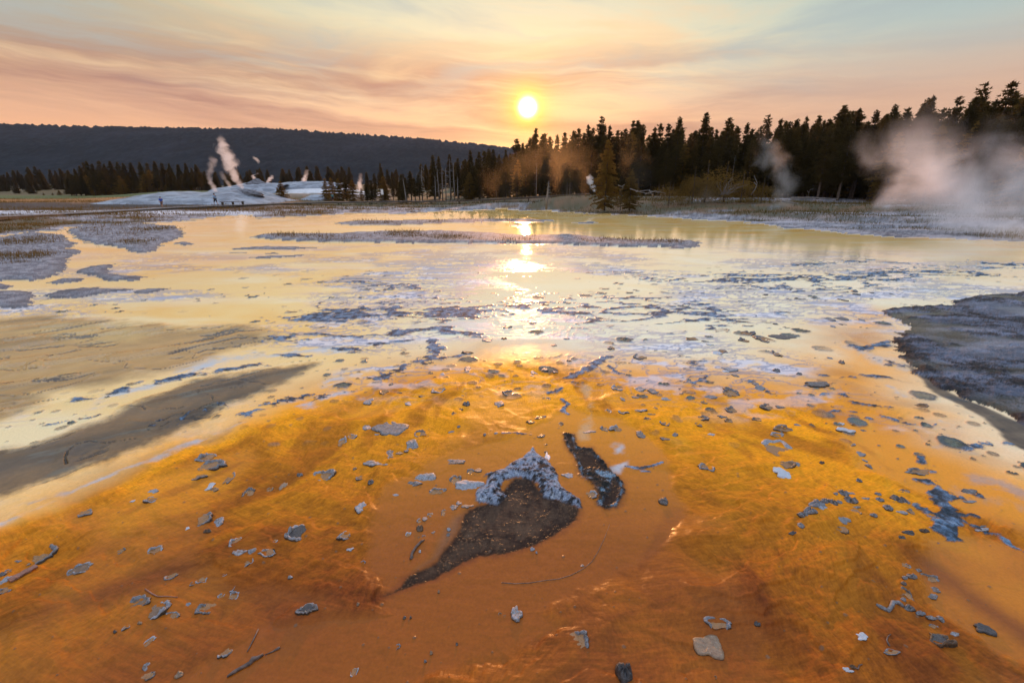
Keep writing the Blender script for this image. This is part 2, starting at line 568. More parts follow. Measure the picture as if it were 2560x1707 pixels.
# smooth salmon pools round the dark ponds
SAL = [poly_d([(880, 1120), (1010, 1060), (1110, 1020), (1200, 1005), (1300, 930), (1420, 960), (1520, 1060), (1560, 1160), (1480, 1280), (1380, 1350), (1200, 1400), (980, 1440), (860, 1420), (820, 1300)]),
       poly_d([(1880, 930), (2050, 960), (2200, 1050), (2352, 1140), (2700, 1300), (2352, 1230), (2150, 1140), (1960, 1080)]),
       poly_d([(620, 1430), (900, 1400), (1150, 1400), (1300, 1440), (1000, 1568), (500, 1700), (300, 1640)]),
       poly_d([(2130, 1240), (2400, 1250), (2700, 1500), (2352, 1560), (2100, 1380)])]
sm = np.zeros(N, np.float32)
for P in SAL:
    sm = np.maximum(sm, ss(.05, -.06, sd(P, x, y, 1.0) + nB * .10 + nC * .02 + st2 * .03))
sal = np.clip(sal * .55 + sm, 0, 1)
oc = mixc(oc, deep, ss(.0, .40, st1 + .10 * nB + .3 * st2) * .72 * (1 - .7 * sm))
oc = mixc(oc, gold, ss(.0, .4, -st1 + .5 * st2) * .75 * (1 - sm))
oc = mixc(oc, deep, ss(.1, .6, st2 + .5 * nC) * .35 * (1 - sm))
oc = mixc(oc, salmon, sal * .9)
oc = mixc(oc, rust, ss(.1, .6, fbm(x * .7 + 9, y * .7, 4, 33)) * ss(.6, 1.6, np.abs(x)) * .55)
lobA = ridged(fw * 3.6 + .25 * nB, fr * 1.05, 3, 41)
furz = .6 * fbm(fw * 130 + .6 * nC, fr * 12, 3, 35) * ss(4.5, 2.5, dist) + .45 * fbm(fw * 40 + 1.3 * nC, fr * 30, 3, 36) * ss(4.5, 2.5, dist)
oc = oc * (1 + (.34 * furz + .16 * nE + .10 * nD)[:, None] * (1 - .75 * sal)[:, None])
# pale bare streaks in the mat on the right
for ln, wd, am in [(poly_d([(1650, 870), (1700, 980), (1690, 1120), (1640, 1300)]), .20, .34), (poly_d([(1990, 960), (2030, 1090), (2060, 1180)]), .05, .45),
                   (poly_d([(1880, 1190), (1930, 1290), (1960, 1380), (1900, 1440)]), .22, .5), (poly_d([(2130, 1440), (2200, 1500), (2260, 1600)]), .10, .35), (poly_d([(1560, 1010), (1580, 1040)]), .14, .55)]:
    oc = mixc(oc, lin(232, 168, 100), ss(wd, 0, ld(ln, x, y, 1.0) + nB * .09 + np.abs(nC) * .05 + .03 * st2) * am)
for ln, wd, am in [(poly_d([(-100, 1460), (60, 1425), (230, 1370), (420, 1300), (640, 1232)]), .16, .75), (poly_d([(2090, 1270), (2180, 1330), (2270, 1400), (2400, 1490)]), .15, .8), (poly_d([(2180, 1440), (2300, 1520), (2400, 1600)]), .10, .6),
                   (poly_d([(1330, 1400), (1440, 1340), (1520, 1240), (1555, 1180)]), .05, .25), (poly_d([(560, 1150), (700, 1090), (860, 1010)]), .10, .5), (poly_d([(300, 1180), (480, 1100), (640, 1020)]), .06, .5),
                   (poly_d([(1230, 1480), (1420, 1420), (1560, 1375)]), .07, .45), (poly_d([(1700, 1010), (1740, 1090), (1800, 1160), (1830, 1220)]), .07, .45), (poly_d([(1860, 900), (1960, 1010), (2040, 1080)]), .08, .5)]:
    oc = mixc(oc, deep * .85, ss(wd, 0, ld(ln, x, y, 1.0) + nB * .07 + np.abs(nC) * .03 + .05 * st2) * am)
oc = mixc(oc, gold, ss(.72, 1.0, lobA) * .45 * (1 - sm))
oc = oc * np.array([.355, .250, .03], np.float32) * lerp(np.array([[2.7, 3.45, 8.0]]), 1.0, ss(4.6, 2.0, dist)[:, None])  # mat colour lifted with distance, painting in sky reflection beyond its own gold
gloss = np.clip(1 - .93 * mo * (1 - .16 * sal), .07, 1)
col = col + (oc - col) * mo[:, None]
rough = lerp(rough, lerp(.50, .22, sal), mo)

# relief of the mats: lobes, terracettes and fur
lob = ridged(fw * 3.6 + .25 * nB, fr * 1.05, 3, 41)
lob2 = ridged(x * 2.2 + .5 * nB, y * 2.6, 3, 42)
fade = ss(7, 2.5, dist)
relief = (ss(.35, 1.0, lob) * .030 + ss(.4, 1.0, lob2) * .012 + nB * .012) * (1 - .8 * sal)
relief = relief + furz * .0050 * (1 - .7 * sal) + nD * .0010
# crest lines that show in the photograph
for ln, hh, wd in [(poly_d([(1560, 1372), (1660, 1376), (1760, 1400), (1850, 1450), (1960, 1490), (2110, 1500)]), .022, .16),
                   (poly_d([(1700, 1165), (1640, 1190), (1560, 1300)]), .012, .12), (poly_d([(1290, 920), (1330, 870), (1390, 830)]), .02, .1),
                   (poly_d([(1520, 1060), (1610, 1090), (1700, 1082), (1745, 1060)]), .014, .09), (poly_d([(1950, 1020), (2010, 1060), (2080, 1100)]), .010, .08),
                   (poly_d([(680, 1010), (780, 985), (880, 960), (940, 1000)]), .02, .12), (poly_d([(850, 1180), (880, 1120), (960, 1060), (1060, 1010)]), .016, .10),
                   (poly_d([(980, 880), (1100, 850), (1210, 870), (1290, 880)]), .03, .16), (poly_d([(1180, 830), (1290, 860)]), .02, .1)]:
    dd = ld(ln, x, y, 1.2)
    relief = relief + hh * np.exp(-(dd / wd) ** 2) * (1 - .35 * nB)
tf_ = fbm(fw * 2.4 + .10 * nB, fr * .85 + .18 * nB, 4, 44) + .05 * nC
s_ = tf_ * 4.5; fs_ = s_ - np.floor(s_)
stair = np.floor(s_) + ss(.80, 1.0, fs_)
tk_ = mo * (1 - .85 * np.clip(sal, 0, 1)) * fade * ss(-.35, .15, fbm(x * .8, y * .8, 3, 45) + .3 * nB)
z = z + .014 * stair * tk_
z = z + relief * np.maximum(mo, .12) * fade

# ---------------- bare grey mud benches on the left
K1 = poly_t(4, [(-900, 200), (0, 95), (300, 75), (640, 95), (900, 120), (1300, 150), (1700, 145), (2040, 235), (1900, 255), (1480, 320), (1350, 385), (1100, 450), (850, 480), (600, 545), (350, 610), (100, 720), (-100, 800), (-900, 1100)])
K2 = poly_t(4, [(-900, 1200), (-100, 1000), (200, 945), (560, 830), (700, 790), (860, 700), (1000, 655), (1180, 590), (1300, 510), (1450, 490), (1620, 480), (1850, 430), (2150, 405), (2000, 500), (1820, 570), (1520, 700), (1330, 800), (1000, 930), (700, 1060), (400, 1180), (100, 1270), (-100, 1310), (-900, 1600)])
k1 = ss(.22, -.22, sd(K1, x, y, 2.0) + nB * .25 + nA * .2 + nC * .06)
k2 = ss(.13, -.10, sd(K2, x, y, 2.0) + nB * .12 + nC * .06 + nD * .03)
# bedding streaks run along the benches
bx = x * .80 + y * .60; by = -x * .60 + y * .80
bed = fbm(bx * .40 + .25 * nB, by * 1.5 + .25 * nA + .10 * nB, 5, 51)
bed2 = fbm(bx * 1.6 + .3 * nB, by * 5.5 + .3 * nB, 4, 52)
kc1 = mixc(np.tile(np.array(lin(204, 154, 88), np.float32), (N, 1)), lin(160, 122, 70), ss(-.3, .5, bed))
kc1 = mixc(kc1, lin(222, 178, 106), ss(.1, .6, nA + .5 * nB) * .7)
kc2 = mixc(np.tile(np.array(lin(150, 116, 72), np.float32), (N, 1)), lin(108, 86, 58), ss(-.3, .45, bed + .4 * nB))
kc2 = mixc(kc2, lin(128, 130, 122), ss(.25, .6, bed2 + .4 * bed) * .6)
kc1 = kc1 * np.array([.74, .76, .70]); kc2 = kc2 * np.array([.53, .50, .41]) * (1 + .22 * nD + .18 * nC + .12 * nE)[:, None]; kc1 = kc1 * (1 + .12 * nC + .12 * nD)[:, None]
col = col + (kc1 - col) * k1[:, None]
col = col + (kc2 - col) * k2[:, None]
rough = lerp(rough, .24, k1 * .9); rough = lerp(rough, .36, k2)
kk = np.maximum(k1, k2)
step = np.floor((by + .18 * nB + .05 * nC) * 2.4 + .6 * bed) / 2.4
z = z + kk * (.010 * bed + .0015 * bed2 + .022 * ss(-.05, .05, fbm(bx * .5, by * 1.8, 5, 53) - .12)) * ss(16, 8, dist)
ck = fbm(bx * .45 + .2 * nB, by * 1.25 + .2 * nB, 6, 54) + .05 * nC
ckg = np.hypot(*[g.ravel() for g in np.gradient(ck.reshape(nrow, ncol))]) + 1e-5
ckd = np.abs((ck * 2.2) % 1.0 - .5) / (ckg * 2.2)
crk = ss(1.5, .5, ckd) * ss(-.02, .22, fbm(bx * .6, by * 1.0, 4, 55) + .25 * nC)
col = mixc(col, lin(52, 42, 32), crk * kk * .9 * ss(14, 8, dist))
z = z - .012 * crk * kk * ss(14, 8, dist)

for tl_, ln in [(4, [(600, 375), (700, 388), (830, 380), (862, 396), (840, 430), (900, 433), (1080, 442), (1150, 430), (1380, 373)]), (4, [(880, 350), (1000, 320), (1060, 302), (1200, 268), (1340, 250)]), (4, [(1470, 276), (1580, 266), (1640, 275), (1750, 250), (1850, 235)]),
              (4, [(-60, 430), (0, 440), (100, 450), (200, 436), (300, 432)]), (4, [(180, 420), (240, 392), (330, 385), (400, 370)]), (4, [(1180, 300), (1270, 318), (1320, 335), (1300, 360)]), (4, [(640, 480), (560, 520), (420, 560), (250, 600)]), (4, [(900, 160), (1150, 175), (1450, 160), (1600, 150)]),
              (4, [(450, 1080), (440, 1050), (455, 1000), (520, 950), (600, 934), (720, 942), (800, 930), (940, 908)]), (4, [(860, 690), (960, 690), (985, 716)]), (4, [(1080, 716), (1140, 705), (1200, 708), (1240, 695)]), (4, [(880, 795), (1000, 800), (1100, 790), (1180, 752), (1300, 735), (1400, 700), (1500, 690)]),
              (4, [(1340, 598), (1430, 620), (1442, 660)]), (4, [(220, 972), (350, 922), (430, 900), (500, 870)]), (4, [(-40, 618), (0, 620), (100, 624)]), (4, [(0, 742), (150, 682), (280, 660), (400, 640)]), (4, [(900, 860), (1050, 850), (1150, 800)]), (4, [(1600, 520), (1750, 530), (1800, 548)]), (4, [(1900, 400), (2050, 385), (2200, 370)])]:
    P_ = poly_t(tl_, ln)
    dd = ld(P_, x, y, .6) + .010 * nC + .008 * nD
    cw = .004 + .0016 * dist * ss(-.5, .4, nB + nC)
    q = ss(1.0, .25, dd / cw) * ss(-.55, -.1, nC + .6 * nB)
    col = mixc(col, lin(44, 35, 27), q * .9); z = z - .010 * q
    up_ = ss(9, 1.5, dd / cw) * (1 - q)
    z = z + .006 * up_
# pale mineral strips between the benches and the orange mat
for ln, wd, am, c in [(poly_t(4, [(1300, 440), (1500, 370), (1800, 330), (2100, 310), (2325, 300)]), .22, .8, (206, 212, 214)),
                      (poly_t(4, [(640, 700), (800, 610), (1000, 560), (1200, 490), (1400, 420)]), .13, .8, (208, 214, 216)),
                      (poly_t(4, [(0, 1500), (250, 1400), (500, 1270), (800, 1130), (1100, 1020), (1400, 900), (1650, 820)]), .045, .75, (196, 204, 212)),
                      (poly_t(4, [(-100, 1380), (100, 1350), (300, 1330), (430, 1290)]), .07, .85, (150, 170, 192)),
                      (poly_t(4, [(1950, 650), (2100, 670), (2325, 600)]), .10, .75, (190, 206, 224)),
                      (poly_t(4, [(2220, 540), (2325, 480), (2420, 440)]), .10, .7, (205, 214, 222)),
                      (poly_t(5, [(1880, 960), (1900, 1080), (1850, 1130)]), .05, .8, (200, 208, 214)), (poly_t(5, [(1660, 560), (1700, 740), (1640, 900)]), .06, .35, (214, 206, 176)),
                      (poly_t(6, [(1150, 440), (1300, 520), (1450, 570)]), .22, .6, (214, 214, 212)), (poly_t(6, [(1420, 720), (1500, 780)]), .07, .6, (206, 212, 216)),
                      (poly_t(6, [(1760, 950), (1830, 975)]), .03, .7, (206, 212, 216)), (poly_t(6, [(1720, 1130), (1850, 1110), (1930, 1150)]), .07, .6, (176, 186, 194)),
                      (poly_t(9, [(1990, 200), (2150, 210), (2325, 300)]), .07, .5, (150, 160, 172)), (poly_t(9, [(2000, 330), (2200, 360), (2325, 420)]), .08, .4, (150, 160, 172))]:
    q = ss(wd * 1.3, 0, ld(ln, x, y, 1.5) + (nB * .9 + nC * .9 + .4 * nD) * wd) * am * ss(-.45, .25, bed2 + .6 * nC)
    col = mixc(col, np.array(lin(*c)) * .72, q); rough = lerp(rough, .2, q)

# wet brown mud beside the dark crust
mm = ss(.03, -.03, sM)
col = mixc(col, lin(56, 45, 39), mm * (.93 - .08 * nC)); gloss = lerp(gloss, .3, mm); rough = lerp(rough, .30, mm)
z = z + mm * (nC * .003 + nD * .002)

# ---------------- the two dark ponds
PD1 = poly_t(8, [(245, 1000), (350, 955), (410, 915), (470, 850), (560, 800), (660, 750), (690, 690), (760, 600), (800, 550), (830, 510), (845, 440), (870, 400), (930, 372), (1060, 340), (1120, 250), (1180, 185), (1290, 180), (1360, 300), (1500, 340), (1610, 385), (1595, 470), (1490, 540), (1420, 590), (1290, 650), (1100, 690), (930, 712), (820, 750), (640, 862), (450, 922), (360, 965)])
PD2 = poly_t(5, [(1500, 870), (1580, 880), (1600, 970), (1700, 975), (1780, 1060), (1840, 1140), (1905, 1200), (1920, 1280), (1870, 1365), (1790, 1392), (1735, 1355), (1765, 1270), (1700, 1205), (1620, 1150), (1600, 1060), (1540, 965)])
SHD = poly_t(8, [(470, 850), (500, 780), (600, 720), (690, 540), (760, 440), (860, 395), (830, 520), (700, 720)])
sp1 = sd(PD1, x, y, 1.0) + nC * .012 + nD * .010
sp2 = sd(PD2, x, y, 1.0) + nC * .012 + nD * .008
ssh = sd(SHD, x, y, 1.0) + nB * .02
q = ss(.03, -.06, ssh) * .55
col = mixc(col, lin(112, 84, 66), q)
wetm = np.maximum(ss(.055, .0, sp1 + .02 * nC), ss(.05, .0, sp2 + .02 * nC))
col = mixc(col, col * np.array([.55, .48, .45], np.float32), wetm * .6)
pm = np.maximum(ss(.014, -.012, sp1), ss(.014, -.012, sp2))
pc = mixc(np.tile(np.array(lin(92, 70, 54), np.float32), (N, 1)), lin(66, 48, 38), ss(-.2, .4, nC + .4 * nD))
pc = mixc(pc, lin(58, 40, 30), ss(-.09, -.0, sp1) * .7)
pc = mixc(pc, lin(112, 88, 68), ss(.2, .6, fbm(x * 7, y * 7, 4, 61)) * .5)
pc = pc * .62
col = col + (pc - col) * pm[:, None]; rough = lerp(rough, .20, pm); gloss = lerp(gloss, .10, pm)
bl, _ = worley(x * 32, y * 32, 62, .42, .10, .42)
bl2, _ = worley(x * 58, y * 58, 63, .6, .2, .6)
clus = ss(.0, .35, fbm(x * 6, y * 6, 3, 64) + .1) * ss(1.62, 1.75, y)
nub = np.maximum(ss(0, .6, bl) * ss(.05, .3, fbm(x * 3.4, y * 3.4, 3, 65) + .14), ss(0, .6, bl2) * clus) * pm
z = z - pm * .004 + nub * .010
col = mixc(col, lin(120, 92, 70), nub * .5); rough = lerp(rough, .6, nub)

# ---------------- grey sinter crust: ridges, lace and plates standing above the film
def crustline(tl, pts, wdt, dens, zscale=1.0):
    P = poly_t(tl, pts) if tl else poly_d(pts)
    return P, wdt, dens, zscale
LINES = [crustline(0, [(740, 728), (850, 712), (960, 722), (1075, 714)], .85, 1.0), crustline(0, [(760, 705), (900, 690), (1040, 690)], .6, .45),
         crustline(0, [(800, 640), (860, 655), (960, 660)], .5, .8), crustline(0, [(1240, 705), (1330, 714), (1450, 708), (1590, 727)], .95, 1.0), crustline(0, [(1230, 690), (1400, 690), (1560, 690)], .9, .6),
         crustline(0, [(1420, 625), (1520, 645), (1620, 640), (1750, 636)], .55, .75), crustline(0, [(1640, 645), (1760, 637), (1900, 642), (2020, 632), (2100, 625), (2220, 628)], .95, 1.0),
         crustline(0, [(1690, 660), (1860, 662), (1990, 655)], .9, .6), crustline(0, [(1830, 612), (1900, 604), (2010, 600), (2150, 612), (2360, 618)], .4, .8), crustline(0, [(2290, 606), (2400, 610)], .7, 1.0),
         crustline(0, [(900, 768), (950, 757), (1010, 754), (1030, 762), (1090, 768)], .20, 1.2), crustline(0, [(860, 785), (900, 782), (960, 790)], .25, .5),
         crustline(0, [(870, 868), (930, 845), (985, 825), (1005, 800), (995, 783)], .16, 1.2), crustline(0, [(1000, 826), (1050, 820), (1075, 812)], .09, 1.2),
         crustline(0, [(850, 800), (870, 790), (900, 795)], .12, .9),
         crustline(0, [(480, 862), (570, 838), (680, 815), (810, 804)], .20, 1.0), crustline(0, [(650, 775), (740, 768), (840, 770)], .35, .5),
         crustline(0, [(175, 915), (240, 902), (290, 893), (350, 882), (470, 850)], .16, .9), crustline(0, [(110, 975), (150, 970), (220, 955)], .10, .8),
         crustline(0, [(560, 955), (620, 930), (690, 912), (750, 915)], .10, 1.0), crustline(0, [(350, 975), (430, 955), (520, 925)], .14, .55),
         crustline(5, [(1545, 500), (1620, 460), (1700, 430), (1770, 380), (1820, 360)], .085, 1.5), crustline(5, [(1400, 600), (1450, 592), (1500, 580)], .05, 1.4), crustline(5, [(1820, 420), (1860, 460), (1910, 475)], .05, 1.3),
         crustline(5, [(1500, 650), (1540, 680), (1500, 720), (1540, 750)], .03, 1.4), crustline(5, [(1520, 560), (1570, 540)], .04, 1.2),
         crustline(6, [(1150, 440), (1250, 470), (1350, 440), (1420, 430)], .14, .8), crustline(6, [(1300, 540), (1400, 560), (1520, 590)], .14, .7),
         crustline(6, [(930, 640), (1060, 660), (1180, 660)], .08, .9), crustline(6, [(1260, 640), (1400, 660), (1480, 680)], .12, .8), crustline(6, [(850, 715), (1020, 705)], .05, 1.5),
         crustline(6, [(940, 775), (1080, 770), (1160, 820), (1280, 850), (1420, 870)], .08, .9), crustline(6, [(1000, 880), (1060, 885)], .05, .9), crustline(6, [(1380, 930), (1500, 960), (1700, 970)], .07, .8),
         crustline(6, [(1180, 900), (1280, 940)], .06, 1.0), crustline(6, [(1620, 1200), (1690, 1290)], .05, 1.1), crustline(6, [(1880, 1160), (1960, 1140), (2120, 1100), (2250, 1120)], .05, 1.0),
         crustline(9, [(1640, 210), (1740, 240), (1780, 330), (1790, 420), (1830, 500), (1790, 580)], .085, 1.6), crustline(9, [(1650, 400), (1720, 380)], .06, 1.4), crustline(9, [(1850, 430), (1990, 440)], .04, 1.2),
         crustline(9, [(1920, 330), (2000, 300)], .05, .9), crustline(9, [(2150, 570), (2240, 630), (2325, 680)], .04, 1.1), crustline(9, [(1990, 510), (2100, 550)], .03, 1.2),
         crustline(6, [(0, 210), (200, 200), (340, 215)], .35, .7), crustline(6, [(400, 150), (560, 190), (680, 220)], .18, .8), crustline(6, [(0, 540), (100, 560), (200, 620), (100, 700)], .22, .75), crustline(6, [(480, 690), (560, 740), (600, 770)], .08, .9),
         crustline(5, [(1100, 885), (1190, 878), (1290, 884)], .018, 1.8), crustline(5, [(1930, 1100), (2030, 1110), (2170, 1085)], .022, 1.5), crustline(5, [(2040, 1130), (2100, 1135)], .014, 1.2)]
lace = ridged(x * .95 + .35 * nB, y * 2.3 + .35 * nB + .1 * nC, 4, 71)
lace_f = ridged(x * 4.5 + .3 * nB, y * 7.0 + .2 * nC, 5, 72)
lz = lerp(lace_f, lace, ss(4.5, 7.0, dist))
crust = np.zeros(N, np.float32)
for P, wd, dn, _s in LINES:
    d = ld(P, x, y, 2.5) / wd
    e = np.exp(-(d * 1.15) ** 2)
    f = e * dn * .80 + (lz - .74) * 1.9 + nC * .25 + nB * .12 * e
    crust = np.maximum(crust, ss(.30, .55, f) * (d < 2.2) * (e > .06))
# sparse lace over the middle distance
mid = ss(3.6, 5.5, dist) * ss(24, 13, dist) * ss(.62, .25, np.abs(x / (y + 2)) - .25)
zone = fbm(x * .30, y * .55, 4, 73)
f = (lace - .80) * 1.3 + zone * .42 + nC * .28 - .02
crust = np.maximum(crust, ss(.34, .52, f) * mid * (1 - kk) * .95)
# rimstone lines: thin scalloped lips and thin pale sheets of dried silica
rf = fbm(x * .55 + .3 * nA, y * 1.1 + .3 * nA, 5, 77) + .10 * nC
rl = np.abs((rf * 4.5) % 1.0 - .5)
px_w = np.clip(dist * dist * .0011, .006, .5)
gradf = np.hypot(*[g.ravel() for g in np.gradient(rf.reshape(nrow, ncol))]) + 1e-5
line = ss(1.3, .5, rl / (gradf * 4.5 * 1.1))
lzone = np.clip(ss(4.0, 5.5, dist) * ss(26, 14, dist) * ss(-.12, .25, fbm(x * .25 + 3, y * .4, 3, 78) + .4 * zone + .08) * (1 - kk), 0, 1)
sheet = ss(.08, .4, fbm(x * .7 + 5, y * 2.0, 5, 79) + .3 * nC) * lzone
col = mixc(col, lin(196, 202, 216), sheet * .7); rough = lerp(rough, .45, sheet); gloss = lerp(gloss, .25, sheet)
col = mixc(col, lin(104, 116, 142), line * lzone * .6); rough = lerp(rough, .5, line * lzone)
z = z + line * lzone * .003
# small rounded plates in the film
pl, ptone = worley(x * 2.6 + .12 * nC, y * 2.6 + .12 * nC, 74, .55, .05, .40)
pl2, ptone2 = worley(x * 6.5 + .1 * nC, y * 6.5 + .1 * nC, 75, .5, .08, .42)
zn = ss(.02, .35, fbm(x * .55 + 7, y * .7, 3, 76) + .16)
pz = ss(3.4, 4.6, dist) * ss(17, 11, dist) * zn * (1 - kk)
RZ = poly_d([(1380, 850), (1500, 830), (1700, 850), (1860, 870), (2000, 880), (2140, 960), (2300, 1080), (2352, 1120), (2352, 1200), (2100, 1120), (1950, 1030), (1760, 940), (1640, 960), (1500, 940), (1420, 900)])
pz2 = np.maximum(ss(.15, -.15, sd(RZ, x, y, 1.5) + nB * .2) * ss(-.1, .3, nB + .25 * nC + .12), pz * .7 * ss(8, 5, dist))
plate = np.maximum(ss(.02, .22, pl - .12 * nC) * pz, ss(.02, .25, pl2 - .15 * nC) * pz2)
prim = np.maximum(ss(.02, .15, pl) * ss(.6, .3, pl) * pz, ss(.02, .2, pl2) * ss(.65, .35, pl2) * pz2)
# the big pale ridge over the dark pond, and the crusted rim of the second pond
RG = poly_t(5, [(925, 1270), (975, 1215), (1000, 1165), (975, 1150), (1040, 1130), (1100, 1110), (1140, 1080), (1200, 1055), (1240, 1030), (1290, 985), (1300, 965), (1340, 1010), (1400, 1050), (1425, 1085), (1450, 1120), (1478, 1165), (1480, 1200), (1500, 1240), (1560, 1280), (1630, 1325), (1640, 1392), (1590, 1372), (1530, 1350), (1460, 1335), (1380, 1315), (1345, 1250), (1320, 1215), (1270, 1180), (1190, 1175), (1120, 1200), (1090, 1235), (1130, 1300), (1070, 1360), (1000, 1350), (940, 1345), (915, 1325)])
sg = sd(RG, x, y, 1.0) + nC * .016 + nD * .014 + nE * .003
rg = ss(.004, -.012, sg)
rim2 = ss(.022, .004, np.abs(sp2 + .012) + nD * .016 - .006 * nC) * ss(1.0, 1.02, y + 0 * x) * ss(1.98, 2.12, y)
RG2 = poly_t(5, [(1600, 1090), (1660, 1110), (1780, 1110), (1860, 1160), (1830, 1220), (1800, 1330), (1750, 1320), (1740, 1260), (1680, 1210), (1620, 1160)])
rim2 = np.maximum(rim2, ss(.01, -.02, sd(RG2, x, y, 1.0) + nD * .035 + nC * .02))
body = np.maximum(np.maximum(crust, plate), np.maximum(rg, rim2))
# colour of the crust: pale frosting over dark sinter
fr1 = fbm(x * 9, y * 9, 5, 81) + .6 * nD + .5 * nE
ccol = mixc(np.tile(np.array(lin(84, 82, 86), np.float32), (N, 1)), lin(136, 146, 166), ss(-.5, .2, fr1 + .3 * nB))
ccol = mixc(ccol, lin(178, 190, 210), ss(-.05, .5, fr1 + .35 * nB) * .9)
ccol = mixc(ccol, lin(70, 64, 62), ss(.75, .35, crust) * .7)
pcol = mixc(np.tile(np.array(lin(164, 158, 150), np.float32), (N, 1)), lin(112, 106, 102), ss(.3, .7, ptone2))
pcol = mixc(pcol, lin(198, 172, 128), ss(.4, .7, np.maximum(pl, pl2)) * .5)
ccol = ccol + (pcol - ccol) * (np.clip(plate - crust, 0, 1))[:, None]
ridc = mixc(np.tile(np.array(lin(58, 54, 54), np.float32), (N, 1)), lin(160, 172, 192), ss(-.45, .15, fbm(x * 20, y * 20, 5, 82) + .7 * nD + .5 * nE + .9 * fbm(x * 4.5 + 1.7, y * 4.5, 3, 86) + .05))
ridc = mixc(ridc, lin(206, 214, 224), ss(.15, .6, fbm(x * 30, y * 30, 4, 87) + .5 * nE + .5 * fbm(x * 4.5 + 1.7, y * 4.5, 3, 86)) * .8)
ridc = ridc * .82
ridc = mixc(ridc, lin(62, 54, 50), ss(-.30, -.02, fbm(x * 5 + 4, y * 5, 3, 83) - .28) * .0)
ccol = ccol + (ridc - ccol) * rg[:, None]
r2c = mixc(np.tile(np.array(lin(56, 46, 40), np.float32), (N, 1)), lin(160, 164, 172), ss(.0, .5, fr1 + .3 * nD))
ccol = ccol + (r2c - ccol) * (rim2 * (1 - rg))[:, None]
ccol = ccol * lerp(np.array([[.70, .98, 1.12]]), 1.0, rg[:, None]) * lerp(.40, .62, np.maximum(rg, ss(4.5, 3.0, dist)))[:, None]
col = col + (ccol - col) * body[:, None]
rough = lerp(rough, .7, body); gloss = lerp(gloss, .2, body)
hc = crust * (.009 + .007 * np.clip(fr1, -1, 1)) * np.clip(dist / 5, .6, 1.5) + np.clip(plate - crust, 0, 1) * .006 + prim * .006
z = z + np.maximum(hc, 0)
z = z + rg * (.010 + .026 * ss(0, -.07, sg) + .012 * fbm(x * 13, y * 13, 3, 84) + .005 * fbm(x * 45, y * 45, 3, 88) + .004 * nE)
z = z + rim2 * (1 - rg) * (.012 + .010 * fbm(x * 22, y * 22, 4, 85) + .006 * nE)

# fine specks of grit everywhere near
gr, gt = worley(x * 13, y * 13, 91, .22, .03, .16)
gs = ss(.0, .4, gr) * (1 - body) * mo * ss(5.5, 3.0, dist)
z = z + gs * .004; col = mixc(col, lin(104, 84, 70), gs * .7)

# ---------------- islands, dark crust field and land
g_isl = rnd2((x * 97).astype(np.int64), (y * 41).astype(np.int64), 5) * 2 - 1
stone = fbm(x * 3.2, y * 3.2, 5, 101) + .6 * nC + .3 * g_isl
wcol = mixc(np.tile(np.array(lin(124, 122, 130), np.float32), (N, 1)), lin(186, 184, 188), ss(-.45, .45, stone))
wcol = mixc(wcol, lin(112, 104, 100), ss(.25, .7, fbm(x * .9, y * 2.2, 5, 102) + .3 * nC) * .8)
gm = ss(.02, .32, fbm(x * .30, y * .42, 4, 103) + .35 * nB + .02)
wcol = wcol * .48
olive = .5 * mixc(np.tile(np.array(lin(96, 84, 42), np.float32), (N, 1)), lin(128, 96, 46), ss(-.3, .4, nB))
li = (sI < 0) & (sL > 0)
hz = np.clip(hI * ss(0, -.55, sI) * .8 + .022 * ss(0, -.08, sI) + .010 * stone * ss(0, -.3, sI), .006, 1)
edge = ss(-.35, -.02, sI)
wc = mixc(wcol, lin(86, 80, 80), edge * .55)
wc = mixc(wc, olive, gm * .35 * ss(-.2, -.9, sI))
col = np.where(li[:, None], wc, col); rough = np.where(li, .75, rough); z = np.where(li, hz, z)
# dark field
lr = sR < 0
dk = fbm(x * 2.2, y * 4.0, 5, 111) + .6 * nC + .6 * nD + .35 * g_isl
flat = lerp(.5, .95, ss(5, 8, y)) * ss(.08, .3, fbm(x * .7 + 2, y * 1.5, 4, 112) + .12 * nC)
dc = mixc(np.tile(np.array(lin(58, 54, 56), np.float32), (N, 1)), lin(138, 146, 166), ss(-.45, .55, dk + .2 * nB))
dc = mixc(dc, lin(42, 32, 28), ss(-.22, -.02, sR) * ss(-.3, .25, nB + nC + .35) * .9)
dc = mixc(dc, lin(150, 144, 120), flat * .75)
dc = mixc(dc, lin(176, 182, 198), ss(.1, .5, fbm(x * .5 - 3, y * 1.3, 4, 113)) * .5)
dc = dc * .40 * (1 + .55 * fbm(x * .8 + .4 * y, y * 2.6, 4, 115))[:, None]
col = np.where(lr[:, None], dc, col); rough = np.where(lr, .6, rough)
z = np.where(lr, .012 * ss(0, -.05, sR) + (1 - .8 * flat) * ss(0, -.12, sR) * (.022 + .022 * fbm(x * 11, y * 11, 4, 114) + .012 * nD), z)
z = np.where(lr, np.maximum(z, .003), z)
# land
ll = (sL < 0)
zt = terrain(x, y)
ramp = ss(0, -6, sL)
zl = zt * ss(0, -9, sL) + .03 * ss(0, -.5, sL) + .05 * nA * ramp + .03 * nB * ramp + .25 * fbm(x * .03, y * .03, 3, 121) * ss(60, 140, y)
lc = mixc(wcol, lin(212, 198, 196), ss(-.2, .5, nA) * .5)
AX = x / np.maximum(y, 1)
vl = ss(-.30, -.55, AX)                       # left meadow
vr = ss(.02, .12, AX)                         # right bank
